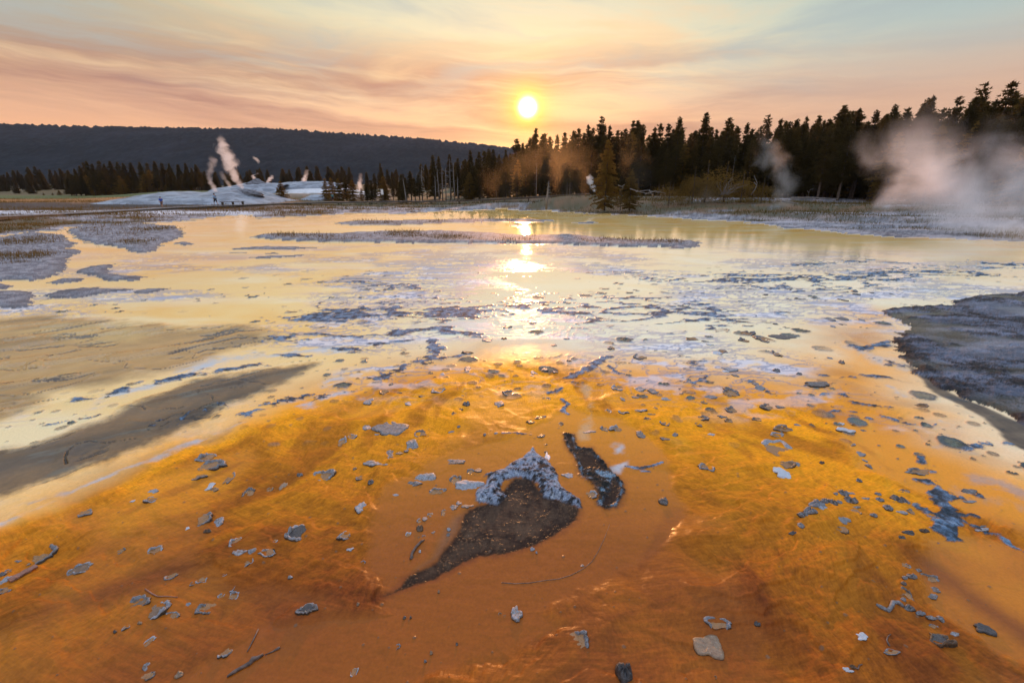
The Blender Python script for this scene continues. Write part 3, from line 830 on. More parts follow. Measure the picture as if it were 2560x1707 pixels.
# grass cover of the land: bands beside the boardwalk, the right bank and the meadow
gb = fbm(x * .10, y * .22, 4, 122) + .30 * nB + .3 * nA
bank = np.exp(-((y - lerp(62, 44, ss(.1, 1.1, AX))) / 11) ** 2)
gl_ = ss(.05, .4, gb + .8 * bank * vr * (1 - .6 * ss(.35, .8, AX)) + .14 + .35 * ss(-.95, -1.05, AX) * 0)
far = ss(66, 90, y)
gl_ = np.maximum(gl_, far * (1 - vr * .2))
LG = poly_t(1, [(-600, 730), (160, 726), (420, 735), (640, 745), (560, 765), (380, 790), (180, 806), (0, 830), (-600, 860)])
gl_ = np.maximum(gl_, ss(.8, -.8, sd(LG, x, y, 4.0) + nB * 1.2) * .95)
gl_ = gl_ * ss(-.3, -1.6, sL) * (1 - .5 * ss(.45, .75, AX) * (y < 46)) * (1 - .7 * ss(.24, .5, AX) * ss(-6.5, -3.0, sL) * ss(.2, .5, .5 + nA + .5 * nB))
lc = lc * .95
oliv2 = .55 * mixc(np.tile(np.array(lin(92, 82, 36), np.float32), (N, 1)), lin(132, 92, 40), ss(-.25, .4, nA + .4 * nB))
oliv2 = mixc(oliv2, lin(62, 66, 30), ss(.1, .5, fbm(x * .05, y * .05, 3, 123)) * far)
lc = lc + (oliv2 - lc) * (gl_ * .92)[:, None]
# meadow strips on the far left: bank, stream, russet meadow, green meadow
lf = (AX < -.42) & ll
def strip(y0, y1, c, k):
    global lc
    q = ss(y0 - 4, y0 + 3, y + 3 * nA) * ss(y1 + 4, y1 - 3, y + 3 * nA) * k * ss(-.42, -.58, AX)
    lc = mixc(lc, lin(*c), q)
strip(50, 60, (196, 194, 196), .9); strip(60, 84, (58, 46, 38), .95); strip(84, 124, (150, 100, 48), .9); strip(124, 190, (84, 88, 40), .9); strip(190, 300, (96, 80, 48), .8)
# white terraces of the second vent, mid left
tw = ss(.40, .62, ridged(x * .05 + .2 * nA, y * .09, 4, 124)) * ss(118, 135, y) * ss(185, 160, y) * ss(-.52, -.44, AX) * ss(-.24, -.30, AX)
lc = mixc(lc, lin(206, 204, 204), tw * .9)
zl = zl + tw * .25
col = np.where(ll[:, None], lc, col); rough = np.where(ll, .85, rough); z = np.where(ll, zl, z)
gmask = np.where(ll, gl_ * ss(.2, .6, gb + .55), np.where(li, gm * ss(-.35, -1.0, sI) * .55, 0))
gmask = gmask * (y < 120) * (y > 8)

# broad ripples on open water far away
ope = water * ss(10, 18, dist)
rough = np.where(water, lerp(rough, .03, ope * (1 - body)), rough)
col = np.clip(col, .01, .85)

verts = np.stack([x, y, z], 1)
ii = (np.arange(nrow - 1)[:, None] * ncol + np.arange(ncol - 1)[None, :]).ravel()
quads = np.stack([ii, ii + 1, ii + ncol + 1, ii + ncol], 1)
wq = water[quads].sum(1) >= 3
cq = (wq & (body[quads].mean(1) > .5)) | (lr[quads].sum(1) >= 3)
wq = wq & ~cq
attr = np.concatenate([col, rough[:, None]], 1).astype(np.float32)
ripple = np.where(water, .25 + .75 * ss(8, 20, dist), 1.0).astype(np.float32)


def sub(name, fq, mat):
    used = np.zeros(N, bool); used[fq.ravel()] = True
    idx = np.cumsum(used) - 1
    me = mesh_np(name, verts[used], idx[fq])
    a = me.attributes.new('gloss', 'FLOAT', 'POINT'); a.data.foreach_set('value', gloss[used].astype(np.float32))
    a = me.attributes.new('flow', 'FLOAT_VECTOR', 'POINT'); a.data.foreach_set('vector', np.stack([fw, fr, fw * 0], 1)[used].astype(np.float32).ravel())
    a = me.attributes.new('tint', 'FLOAT_COLOR', 'POINT'); a.data.foreach_set('color', attr[used].ravel())
    o = link(name, me, mat)
    tag(o, kind='structure')
    return o


ZG = z.reshape(nrow, ncol)


def ground_at(px, py):
    r = np.clip(np.searchsorted(YR, py) - 1, 0, nrow - 2)
    u = px / float(wid(np.array(py)))
    c = np.clip(np.searchsorted(U, u) - 1, 0, ncol - 2)
    fy = np.clip((py - YR[r]) / (YR[r + 1] - YR[r]), 0, 1); fx = np.clip((u - U[c]) / (U[c + 1] - U[c]), 0, 1)
    a = ZG[r, c] * (1 - fx) + ZG[r, c + 1] * fx
    b = ZG[r + 1, c] * (1 - fx) + ZG[r + 1, c + 1] * fx
    return float(a * (1 - fy) + b * fy)


# water film: wet mats under a mirror-like skin
mw, t, b = material('wet mineral film')
at = t.node('ShaderNodeAttribute', attribute_name='tint')
pos = t.node('ShaderNodeNewGeometry').outputs['Position']
fine = t.noise(pos, 60, 5, .65)
fl_ = t.node('ShaderNodeAttribute', attribute_name='flow').outputs['Vector']
def fibre(sx, sy, det, rg_):
    m_ = t.node('ShaderNodeVectorMath', operation='MULTIPLY'); t.put(m_.inputs[0], fl_); m_.inputs[1].default_value = (sx, sy, 1)
    return t.noise(m_.outputs[0], 1.0, det, rg_, .6)
fib = t.m('ADD', t.m('MULTIPLY', fibre(290, 20, 4, .65), .55), t.m('MULTIPLY', fibre(70, 62, 4, .6), .45))
gt_ = t.node('ShaderNodeAttribute', attribute_name='gloss').outputs['Fac']
mat_k = t.ss(.24, .09, gt_)
tone = t.m('ADD', .74, t.m('MULTIPLY', fine, .52))
tone = t.m('MULTIPLY', tone, t.m('ADD', 1.0, t.m('MULTIPLY', mat_k, t.m('SUBTRACT', t.m('MULTIPLY', t.ss(.3, .7, fib), .50), .24))))
cc = t.node('ShaderNodeVectorMath', operation='SCALE'); t.put(cc.inputs[0], at.outputs['Color']); t.put(cc.inputs['Scale'], tone)
t.put(b.inputs['Base Color'], cc.outputs[0])
t.put(b.inputs['Roughness'], at.outputs['Alpha'])
b.inputs['IOR'].default_value = 1.42
ag = t.node('ShaderNodeAttribute', attribute_name='gloss'); t.put(b.inputs['Specular IOR Level'], t.m('MULTIPLY', ag.outputs['Fac'], .55))
sv = t.node('ShaderNodeVectorMath', operation='MULTIPLY'); t.put(sv.inputs[0], pos); sv.inputs[1].default_value = (1.0, 2.2, 1.0)
rp = t.m('ADD', t.noise(sv.outputs[0], 5.0, 3, .5, .4), t.m('MULTIPLY', t.noise(sv.outputs[0], 1.1, 3, .5, .3), 2.2))
rp = t.m('ADD', rp, t.m('MULTIPLY', fine, .10))
px_, py_, _pz = t.sep(pos)[:3]
# far water lies in low terracettes, each tread sloping gently down toward the near side
lean = t.m('MULTIPLY', t.m('MULTIPLY', t.ss(1.6, 3.6, py_), -.050), t.m('ADD', .75, t.m('MULTIPLY', t.noise(pos, .25, 3, .5), .5)))
tilted = t.node('ShaderNodeVectorMath', operation='ADD')
t.put(tilted.inputs[0], t.node('ShaderNodeNewGeometry').outputs['Normal']); t.put(tilted.inputs[1], t.comb(0.0, lean, 0.0))
tn = t.node('ShaderNodeVectorMath', operation='NORMALIZE'); t.put(tn.inputs[0], tilted.outputs[0])
hfib = t.m('MULTIPLY', t.m('MULTIPLY', fib, mat_k), .0045)
calm = t.ss(.42, .66, t.noise(pos, .9, 3, .6))
hh_ = t.m('ADD', t.m('MULTIPLY', rp, .0011), t.m('MULTIPLY', t.noise(pos, 30, 2, .5), t.m('ADD', .00015, t.m('MULTIPLY', calm, .0007))))
hh_ = t.m('ADD', hh_, t.m('MULTIPLY', t.noise(pos, 150, 2, .5), .00012))
hh_ = t.m('ADD', hh_, hfib)
bn = t.node('ShaderNodeBump'); bn.inputs['Strength'].default_value = 1.0; bn.inputs['Distance'].default_value = 1.0
t.put(bn.inputs['Height'], hh_); t.put(bn.inputs['Normal'], tn.outputs[0])
t.put(b.inputs['Normal'], bn.outputs[0])
mg, t, b = material('sinter and soil')
at = t.node('ShaderNodeAttribute', attribute_name='tint')
pos = t.node('ShaderNodeNewGeometry').outputs['Position']
fine = t.noise(pos, 9, 8, .7)
cc = t.node('ShaderNodeVectorMath', operation='SCALE'); t.put(cc.inputs[0], at.outputs['Color']); t.put(cc.inputs['Scale'], t.m('ADD', .66, t.m('MULTIPLY', fine, .68)))
t.put(b.inputs['Base Color'], cc.outputs[0]); t.put(b.inputs['Roughness'], at.outputs['Alpha'])
b.inputs['Specular IOR Level'].default_value = .25
t.put(b.inputs['Normal'], t.bump(fine, .3, .02))
o_water = sub('water', quads[wq], mw)
o_ground = sub('ground', quads[~wq & ~cq], mg)
mc, t, b = material('frosted sinter crust')
b.inputs['Specular IOR Level'].default_value = .12
at = t.node('ShaderNodeAttribute', attribute_name='tint')
pos = t.node('ShaderNodeNewGeometry').outputs['Position']
f1 = t.noise(pos, 70, 6, .7); f2 = t.noise(pos, 260, 3, .6); f0 = t.noise(pos, 16, 4, .6)
k = t.m('ADD', t.m('MULTIPLY', t.ss(.32, .62, f1), .8), t.m('ADD', t.m('MULTIPLY', t.ss(.35, .7, f2), .45), t.m('MULTIPLY', f0, .4)))
cc = t.node('ShaderNodeVectorMath', operation='SCALE'); t.put(cc.inputs[0], at.outputs['Color']); t.put(cc.inputs['Scale'], t.m('ADD', .30, k))
t.put(b.inputs['Base Color'], cc.outputs[0]); t.put(b.inputs['Roughness'], at.outputs['Alpha'])
t.put(b.inputs['Normal'], t.bump(t.m('ADD', f1, t.m('MULTIPLY', f2, .4)), 1.0, .012))
o_crust = sub('sinter_crust', quads[cq], mc)
# ------------------------------------------------------------------ far hill
def mat_hill():
    mt, t, b = material('forested hillside')
    p = t.node('ShaderNodeNewGeometry').outputs['Position']
    n1 = t.noise(p, .006, 5, .6); n2 = t.noise(p, .07, 4, .7)
    c = t.mix(t.ss(.45, .62, n1), (.006, .012, .017), (.014, .019, .026))
    c = t.mix(t.m('MULTIPLY', t.ss(.4, .7, n2), .6), c, (.004, .009, .012))
    t.put(b.inputs['Base Color'], c); b.inputs['Roughness'].default_value = .95
    b.inputs['Specular IOR Level'].default_value = .05
    return mt


RIDGE = [(-900, 300), (-300, 296), (0, 292), (150, 296), (330, 300), (500, 303), (620, 303), (700, 307), (780, 312), (850, 317), (930, 322), (1000, 328), (1060, 334), (1100, 338), (1170, 346), (1300, 362), (1500, 380), (2000, 400), (2600, 410), (3600, 420)]
hx = np.linspace(-1690, 1690, 980); NYH = 80
rz = np.interp(hx, [D(a * DS, b * DS, 1150)[0] for a, b in RIDGE], [D(a * DS, b * DS, 1150)[2] for a, b in RIDGE])
s = np.concatenate([np.linspace(0, 1, NYH), np.linspace(1.04, 1.5, 10)])
HY = 620 + 530 * s
HX, HS = np.meshgrid(hx, s)
prof = np.where(HS <= 1, ss(-.15, 1.0, HS) * .9 + .1 * HS, 1 - (HS - 1) * 1.2)
prof = (prof - prof[0, 0]) / (1 - prof[0, 0]) if prof[0, 0] < 1 else prof
HZ = 8 + (rz[None, :] - 8) * np.clip(prof, -.2, 1)
YYh = np.broadcast_to(HY[:, None], HX.shape)
fl = HX.ravel(); fy_ = YYh.ravel()
HZ = HZ + (14 * fbm(fl * .006, fy_ * .006, 4, 201) * ss(0, .3, HS.ravel()) * ss(1.0, .7, HS.ravel())).reshape(HZ.shape)
g_ = np.random.default_rng(3)
HZ = HZ + (g_.random(HZ.shape) ** 2 * (4.0 + 4.0 * (HS > .93))) * (HS > .02)
ni, nj = HX.shape
ii = (np.arange(ni - 1)[:, None] * nj + np.arange(nj - 1)[None, :]).ravel()
hm = mesh_np('hill', np.stack([fl, fy_, HZ.ravel()], 1), np.stack([ii, ii + 1, ii + nj + 1, ii + nj], 1))
tag(link('hill', hm, mat_hill()), kind='structure')


# ------------------------------------------------------------------ trees
def mat_needles(name, c1, c2):
    mt, t, b = material(name)
    oi = t.node('ShaderNodeObjectInfo').outputs['Random']
    n = t.noise(t.coord('Object'), 14, 3, .6)
    k = t.m('ADD', t.m('MULTIPLY', n, .7), t.m('MULTIPLY', oi, .4))
    t.put(b.inputs['Base Color'], t.mix(t.ss(.3, .85, k), c1, c2))
    b.inputs['Roughness'].default_value = .8; b.inputs['Specular IOR Level'].default_value = .1
    tr = t.node('ShaderNodeBsdfTranslucent'); tr.inputs[0].default_value = (c2[0] * 1.6, c2[1] * 1.2, c2[2], 1)
    ms = t.node('ShaderNodeMixShader'); ms.inputs[0].default_value = .4
    t.nt.links.new(b.outputs[0], ms.inputs[1]); t.nt.links.new(tr.outputs[0], ms.inputs[2])
    t.nt.links.new(ms.outputs[0], t.nt.nodes['Material Output'].inputs[0])
    return mt


M_need = mat_needles('dark pine needles', (.020, .024, .010), (.085, .068, .022))
M_bush = mat_needles('olive needles', (.06, .056, .014), (.21, .14, .034))
M_bark = simple('pine bark', (.05, .036, .026), (.11, .085, .065), 30, .9, .6, .02)
M_dead = simple('bleached dead wood', (.11, .095, .085), (.24, .22, .205), 20, .85, .5, .01)


def crown(seed, kind):
    """needle tufts on whorled boughs of a tree one unit high; returns verts and triangles"""
    r = np.random.default_rng(seed)
    P = dict(spire=(.10, .13, 44, 1.0, .9), lodge=(.26, .125, 34, .8, .8), sparse=(.34, .15, 24, .6, .62), bushy=(.03, .29, 30, 1.15, 1.0), top=(.50, .13, 20, .9, .8), broad=(.0, .55, 20, 1.0, 1.0))[kind]
    z0, wmax, nw, dens, taper = P
    C = []
    for i in range(nw):
        q = (i + r.random()) / nw
        zz = z0 + (1 - z0) * q
        if kind == 'broad': L = wmax * math.sqrt(max(0, 1 - (q * 1.0) ** 2)) * (.8 + .3 * r.random())
        elif kind == 'bushy': L = wmax * (1 - q) ** .75 * min(1, .55 + q * 2.2) * (.7 + .5 * r.random())
        elif kind == 'spire': L = wmax * (1 - q) ** .8 * (.7 + .5 * r.random()) + .008
        else: L = wmax * (1 - q) ** .78 * min(1, .5 + 2.5 * q) * (.45 + .8 * r.random()) + .012
        nb = int(4 + r.integers(0, 3))
        a0 = r.random() * 6.28
        for k in range(nb):
            if r.random() > .62 + .38 * dens: continue
            a = a0 + 6.283 * k / nb + r.normal() * .3
            l = L * (.6 + .55 * r.random())
            nt_ = max(2, int(l * 135 * (.75 + .5 * dens)))
            up = .35 * q - .18 + r.normal() * .08
            for j in range(nt_):
                f = (j + .5 + r.random() * .6) / nt_
                f = .12 + .9 * f
                C.append((math.cos(a) * l * f + r.normal() * .006, math.sin(a) * l * f + r.normal() * .006, zz + l * f * up - l * f * f * .12 + r.normal() * .007, a))
    if kind == 'broad':
        C = []
        for i in range(46):
            u_ = r.normal(size=3); u_[2] = abs(u_[2]) * .9; u_ /= np.linalg.norm(u_)
            k_ = .55 + .45 * r.random()
            cx_, cy_, cz_ = u_[0] * .50 * k_, u_[1] * .50 * k_, .08 + u_[2] * .80 * k_
            for j in range(34):
                g3 = r.normal(size=3) * (.075, .075, .055)
                C.append((cx_ + g3[0], cy_ + g3[1], max(.01, cz_ + g3[2]), math.atan2(cy_, cx_)))
    for j in range(5): C.append((0, 0, 1 - .012 * j, r.random() * 6.28))
    C = np.array(C); n = len(C)
    m = 6
    d = r.normal(size=(n, m, 3)); d[:, :, 0] += np.cos(C[:, 3])[:, None] * .9; d[:, :, 1] += np.sin(C[:, 3])[:, None] * .9; d[:, :, 2] += .35
    d /= np.linalg.norm(d, axis=2, keepdims=True)
    ln = (.019 + .016 * r.random((n, m, 1)))
    sdv_ = np.cross(d, r.normal(size=(n, m, 3))); sdv_ /= np.linalg.norm(sdv_, axis=2, keepdims=True)
    c = C[:, None, :3] - d * ln * .25
    wv_ = .0052
    v = np.stack([c + sdv_ * wv_, c - sdv_ * wv_, c + d * ln], 2).reshape(-1, 3)
    f = np.arange(len(v)).reshape(-1, 3)
    return v, f


def trunk_mb(seed, lo=0.0):
    r = random.Random(seed); b = MB()
    b.tube([(0, 0, -.03), (0, 0, .02), (r.uniform(-.004, .004), 0, .4), (0, r.uniform(-.004, .004), .75), (0, 0, .985)], [.018, .014, .0105, .006, .0015], 7)
    for i in range(12):
        zz = r.uniform(.12, .7); a = r.uniform(0, 6.28); l = r.uniform(.03, .08)
        b.tube([(0, 0, zz), (math.cos(a) * l, math.sin(a) * l, zz + r.uniform(-.015, .015))], [.003, .001], 4)
    return b


CROWNS = {}
for kd, ns in (('spire', 3), ('lodge', 4), ('sparse', 3), ('bushy', 2), ('top', 1), ('broad', 2)):
    for k in range(ns):
        v, f = crown(hash(kd) % 1 + 100 + 17 * k + len(kd), kd)
        me = mesh_np('crown_' + kd, v, f); me.materials.append(M_bush if kd in ('bushy', 'broad') else M_need)
        CROWNS.setdefault(kd, []).append((me, v, f))
TRUNKS = []
for k in range(4):
    o = trunk_mb(40 + k).build('trunk', M_bark, None, True)
    TRUNKS.append(o.data); bpy.data.objects.remove(o)


def plant_tree(xw, yw, ztop, kind, label, group, wide=1.0, name='pine_tree', zb=None, cat='tree', dead=False):
    zb = float(terrain(xw, yw)) if zb is None else zb
    zb -= .1
    h = max(ztop - zb, 1.0)
    rt = empty(name, (xw, yw, zb), R.uniform(0, 6.28))
    wd = wide * R.uniform(.9, 1.15) * (1.0 if h > 7 else 1.12)
    rt.scale = (h * wd, h * wd, h)
    tag(rt, label, cat, group)
    me = R.choice(CROWNS[kind])[0]
    link('crown', me, None, rt)
    link('trunk', R.choice(TRUNKS), None, rt)
    return rt


def depth_wood(X):       # distance of the right-hand wood's front along the view, for a photo x
    return float(np.interp(X / DS, [620, 980, 1100, 1200, 1350, 1500, 1700, 2000, 2352, 2600], [118, 128, 122, 116, 108, 100, 90, 76, 64, 58]))


T2S = [(545, 352, 'sparse'), (578, 358, 'lodge'), (625, 295, 'spire'), (665, 303, 'lodge'), (740, 288, 'lodge'), (795, 315, 'spire'), (845, 322, 'lodge'), (880, 262, 'spire'), (940, 272, 'lodge'), (1005, 252, 'lodge'), (1035, 258, 'spire'), (1075, 290, 'lodge'), (1120, 258, 'spire'), (1150, 285, 'lodge'),
       (1195, 188, 'top'), (1235, 213, 'spire'), (1285, 178, 'spire'), (1325, 113, 'lodge'), (1385, 148, 'lodge'), (1420, 170, 'lodge'), (1470, 158, 'spire'), (1520, 143, 'lodge'), (1580, 130, 'lodge'), (1615, 116, 'lodge'), (1650, 145, 'spire'), (1680, 93, 'spire'), (1710, 112, 'lodge'), (1770, 38, 'top'), (1790, 105, 'lodge'), (1825, 98, 'spire'), (1880, 128, 'spire'), (1905, 135, 'spire'), (1930, 118, 'lodge'),
       (1985, 63, 'spire'), (2015, 62, 'spire'), (2050, 88, 'lodge'), (2090, 160, 'lodge'), (2130, 108, 'spire'), (2170, 83, 'lodge'), (2225, 85, 'lodge'), (2255, 120, 'lodge'), (2300, 38, 'spire')]
T3S = [(75, 420, 'lodge'), (105, 400, 'spire'), (180, 278, 'lodge'), (215, 375, 'lodge'), (250, 393, 'spire'), (290, 400, 'lodge'), (335, 313, 'lodge'), (390, 368, 'lodge'), (460, 348, 'spire'), (490, 388, 'lodge'), (550, 370, 'sparse'), (600, 298, 'sparse'), (650, 400, 'lodge'), (685, 323, 'spire'), (745, 338, 'lodge'), (795, 323, 'spire'), (860, 308, 'spire'), (905, 360, 'lodge'), (945, 298, 'spire'), (980, 330, 'lodge'), (1015, 323, 'lodge'), (1075, 280, 'lodge'), (1115, 230, 'spire'), (1145, 270, 'spire'), (1170, 268, 'spire'), (1215, 252, 'spire'), (1275, 338, 'lodge'), (1335, 263, 'spire'), (1400, 290, 'lodge'), (1460, 226, 'spire'),
       (1500, 310, 'lodge'), (1545, 250, 'lodge'), (1620, 268, 'spire'), (1655, 215, 'spire'), (1685, 183, 'spire'), (1715, 168, 'spire'), (1785, 253, 'lodge'), (1830, 300, 'lodge'), (1890, 178, 'top'), (1925, 330, 'lodge'), (1970, 230, 'spire'), (2010, 172, 'spire'), (2065, 85, 'sparse'), (2085, 205, 'spire'), (2130, 205, 'lodge'), (2190, 250, 'lodge'), (2250, 68, 'sparse'), (2310, 178, 'bushy'), (2360, 150, 'spire'), (2420, 190, 'lodge')]
sky = [(*ts(2, a, b), k) for a, b, k in T2S] + [(*ts(3, a, b), k) for a, b, k in T3S]
sky.sort(key=lambda q: -q[0])


def ordinal(n):
    w_ = ['first', 'second', 'third', 'fourth', 'fifth', 'sixth', 'seventh', 'eighth', 'ninth', 'tenth', 'eleventh', 'twelfth']
    if n <= 12: return w_[n - 1]
    return f"{n}{'th' if 10 <= n % 100 <= 20 else {1: 'st', 2: 'nd', 3: 'rd'}.get(n % 10, 'th')}"


KW = dict(spire='narrow pointed pine', lodge='ragged dark pine', sparse='thin see-through pine', top='bare-stemmed pine with a tufted top', bushy='broad full pine')
skx = []; n_in = 0
for X, Y, kd in sky:
    dp = depth_wood(X) + R.uniform(-5, 6)
    if kd in ('top', 'sparse'): dp += 3
    p = D(X, Y, dp)
    skx.append((X, Y))
    if X < 2556:
        n_in += 1
        lb = f"{KW[kd]}, {ordinal(n_in)} from the right along the wood's skyline"
    else:
        lb = 'dark pine just past the right end of the wood skyline'
    plant_tree(p[0], p[1], p[2], kd, lb, 'pines along the skyline of the right-hand wood', 1.15 if kd == 'spire' else 1.2)
skx.sort()
sxa = [a for a, _ in skx]; sya = [b for _, b in skx]
for i in range(88):
    X = 1160 + (2640 - 1160) * (i + R.random()) / 88
    lowY = max(np.interp(X + q, sxa, sya) for q in (-14, -6, 0, 6, 14))
    Y = lowY + R.uniform(8, 60)
    dp = depth_wood(X) + R.uniform(-9, 3)
    p = D(X, Y, dp)
    plant_tree(p[0], p[1], p[2], R.choice(['spire', 'lodge', 'lodge', 'spire', 'bushy']), 'dark pine inside the right-hand wood with its top below the skyline', 'pines inside the right-hand wood', 1.3)

# single trees between the mound and the wood
ZF = 2352 / 500.0
MIDT = [(145, 545, 'bushy'), (215, 540, 'bushy'), (300, 548, 'bushy'), (380, 530, 'spire'), (460, 566, 'bushy'), (575, 660, 'bushy'), (635, 590, 'spire'), (690, 570, 'spire'), (735, 600, 'lodge'), (800, 373, 'top'), (830, 520, 'bushy'), (945, 600, 'lodge'), (1000, 590, 'lodge'), (1045, 500, 'spire'), (1095, 540, 'lodge'), (1150, 465, 'lodge'), (1200, 540, 'lodge'), (1250, 500, 'lodge')]
for i, (a, b, kd) in enumerate(MIDT):
    X, Y = 780 + a / ZF, 330 + b / ZF
    p = D(X, Y, 106 + R.uniform(-3, 6))
    if kd == 'top':
        plant_tree(p[0], p[1], p[2], 'top', 'tall lone pine with a tufted top behind the leaning white sign', None, .8)
        plant_tree(p[0] + .2, p[1] + 1, (p[2] - 1) * .62 + 1, 'spire', 'dense dark pine at the foot of the tall tufted pine', None, 1.5)
    else:
        plant_tree(p[0], p[1], p[2], kd, f"small dark pine behind the boardwalk, {ordinal(i + 1)} from the left in the row before the wood", 'small pines behind the boardwalk', 1.1 if kd == 'bushy' else 1.5)
p = D(*ts(1, 1890, 468), 103)
plant_tree(p[0], p[1], p[2], 'bushy', 'rounded dark pine standing at the right foot of the white mound', None, 1.35)
p = D(*ts(2, 1815, 190), 54)
plant_tree(p[0], p[1], p[2], 'bushy', 'broad olive pine standing out in front of the wood on the bank', None, 1.0)
p = D(*ts(2, 1975, 400), 53.5)
plant_tree(p[0], p[1], p[2], 'bushy', 'young olive pine beside the broad pine on the bank', None, 1.2)
p = D(*ts(2, 1905, 520), 52.5)
plant_tree(p[0], p[1], p[2], 'broad', 'low dark bush at the foot of the broad pine on the bank', None, 1.2, name='bush', cat='bush')
for (a, b, dpt, wd), lb in zip([(200, 600, 58, 1.15), (110, 640, 57, 1.0), (330, 605, 59, 1.0), (440, 668, 56, 1.0), (575, 715, 55, 1.1), (-60, 720, 56, 1.1)],
        ['largest rounded green bush before the wood', 'rounded green bush left of the largest one before the wood', 'tall rounded bush right of the largest one before the wood', 'olive bush beside the tangle of dead branches', 'low yellowish bush behind the crooked dead stem', 'low dark bush right of the young olive pine']):
    p = D(*ts(3, a, b), dpt)
    plant_tree(p[0], p[1], p[2], 'broad', lb, 'bushes before the wood', wd, name='bush', cat='bush')

# the wood across the meadow on the left and the far wood under the hill
LW = [(455, 395), (500, 385), (535, 365), (560, 345), (580, 335), (620, 352), (665, 333), (700, 352), (740, 333), (790, 340), (830, 347), (880, 345), (940, 340), (990, 347), (1040, 335), (1090, 347), (1140, 350), (1200, 357), (1250, 348), (1320, 355), (1290, 380)]
for i, (a, b) in enumerate(LW):
    p = D(*ts(1, a, b), 176 + R.uniform(-4, 8))
    plant_tree(p[0], p[1], p[2], R.choice(['lodge', 'spire']), f"dark pine across the meadow, {ordinal(i + 1)} from the left along that wood's top edge", 'pines along the top of the meadow wood', 1.5)
for i in range(34):
    a = 450 + 880 * (i + R.random()) / 34
    p = D(*ts(1, a, 385 + R.uniform(0, 110)), 170 + R.uniform(-6, 3))
    plant_tree(p[0], p[1], p[2], R.choice(['lodge', 'spire', 'bushy']), 'dark pine in the lower front of the meadow wood', 'pines in the front of the meadow wood', 1.7)
for i in range(16):
    a = -150 + 600 * (i + R.random()) / 16
    p = D(*ts(1, a, 378 + R.uniform(-12, 22) + (25 if a < 70 else 0)), 262 + R.uniform(-8, 10))
    plant_tree(p[0], p[1], p[2], R.choice(['lodge', 'spire']), 'distant dark pine at the far left under the hill', 'pines at the far left under the hill', 1.6)
for (a, b), lb in zip([(292, 550), (355, 555), (395, 530)], ['smallest lone bush on the meadow', 'middle lone bush on the meadow', 'tallest lone bush on the meadow beside the wood']):
    p = D(*ts(1, a, b), 175)
    plant_tree(p[0], p[1], p[2], 'bushy', lb, 'lone bushes on the meadow', 1.8, name='bush', cat='bush')

# woods too deep or far to count: one mass each
def wood_mass(name, spots):
    V = []; Fc = []; n = 0
    for xw, yw, zb, h, kd, wd in spots:
        me, v, f = R.choice(CROWNS[kd])
        keep = np.random.default_rng(int(abs(xw * 7 + yw))).random(len(f)) < .55
        v3 = v.reshape(-1, 3, 3)[keep]
        a = R.uniform(0, 6.28); ca, sa = math.cos(a), math.sin(a)
        # bigger tufts at distance
        cen = v3.mean(1, keepdims=True); v3 = cen + (v3 - cen) * 1.35
        q = v3.reshape(-1, 3)
        V.append(np.stack([xw + (q[:, 0] * ca - q[:, 1] * sa) * h * wd, yw + (q[:, 0] * sa + q[:, 1] * ca) * h * wd, zb + q[:, 2] * h], 1)); n += len(q)
    V = np.concatenate(V)
    me = mesh_np(name, V, np.arange(len(V)).reshape(-1, 3))
    return link(name, me, M_need)


sp_ = []
for i in range(110):
    X = 1130 + (2700 - 1130) * (i + R.random()) / 110
    lowY = np.interp(X, sxa, sya) + R.uniform(2, 40)
    dp = depth_wood(X) * R.uniform(1.06, 1.35)
    p = D(X, lowY, dp); zb = float(terrain(p[0], p[1]))
    sp_.append((p[0], p[1], zb, p[2] - zb, R.choice(['lodge', 'spire', 'bushy']), 1.5))
tag(wood_mass('forest', sp_), 'dense dark pines massed deep behind the front rows of the right-hand wood', 'forest', None, 'stuff')
sp_ = []
for i in range(170):
    X = R.uniform(-100, 1260)
    Yt = np.interp(X, [0, 350, 520, 600, 700, 800, 900, 1100, 1260], [440, 425, 425, 430, 424, 420, 425, 428, 430]) + R.uniform(-6, 14)
    dp = R.uniform(225, 290)
    p = D(X, Yt, dp); zb = float(terrain(p[0], p[1])) - .5
    sp_.append((p[0], p[1], zb, max(p[2] - zb, 4), R.choice(['lodge', 'spire', 'spire']), 1.6))
tag(wood_mass('forest', sp_), 'far dark band of pines along the foot of the hill', 'forest', None, 'stuff')


# ------------------------------------------------------------------ dead trees and snags
def dead_tree(xw, yw, h, lean, nb, droop, seed, label, name='dead_tree', rr=.11):
    r = random.Random(seed); zb = float(terrain(xw, yw)) - .1
    rt = empty(name, (xw, yw, zb)); tag(rt, label, 'dead tree', 'dead grey trees')
    tr = MB(); tr.tube([(0, 0, 0), (lean * .35, 0, h * .4), (lean * .7, .05, h * .75), (lean, 0, h)], [rr, rr * .8, rr * .5, rr * .12], 7)
    tr.build('trunk', M_dead, rt, True)
    br = MB()
    for i in range(nb):
        q = r.uniform(.3, .97); a = r.uniform(0, 6.28); l = r.uniform(.6, 1.6) * (1.2 - q) * h * .16
        s_ = Vector((lean * q, 0, h * q)); e1 = s_ + Vector((math.cos(a) * l * .6, math.sin(a) * l * .6, -droop * l * .15)); e2 = s_ + Vector((math.cos(a) * l, math.sin(a) * l, -droop * l * .8))
        br.tube([s_, e1, e2], [rr * .3, rr * .22, rr * .08], 5)
    br.build('bough', M_dead, rt, True)
    return rt


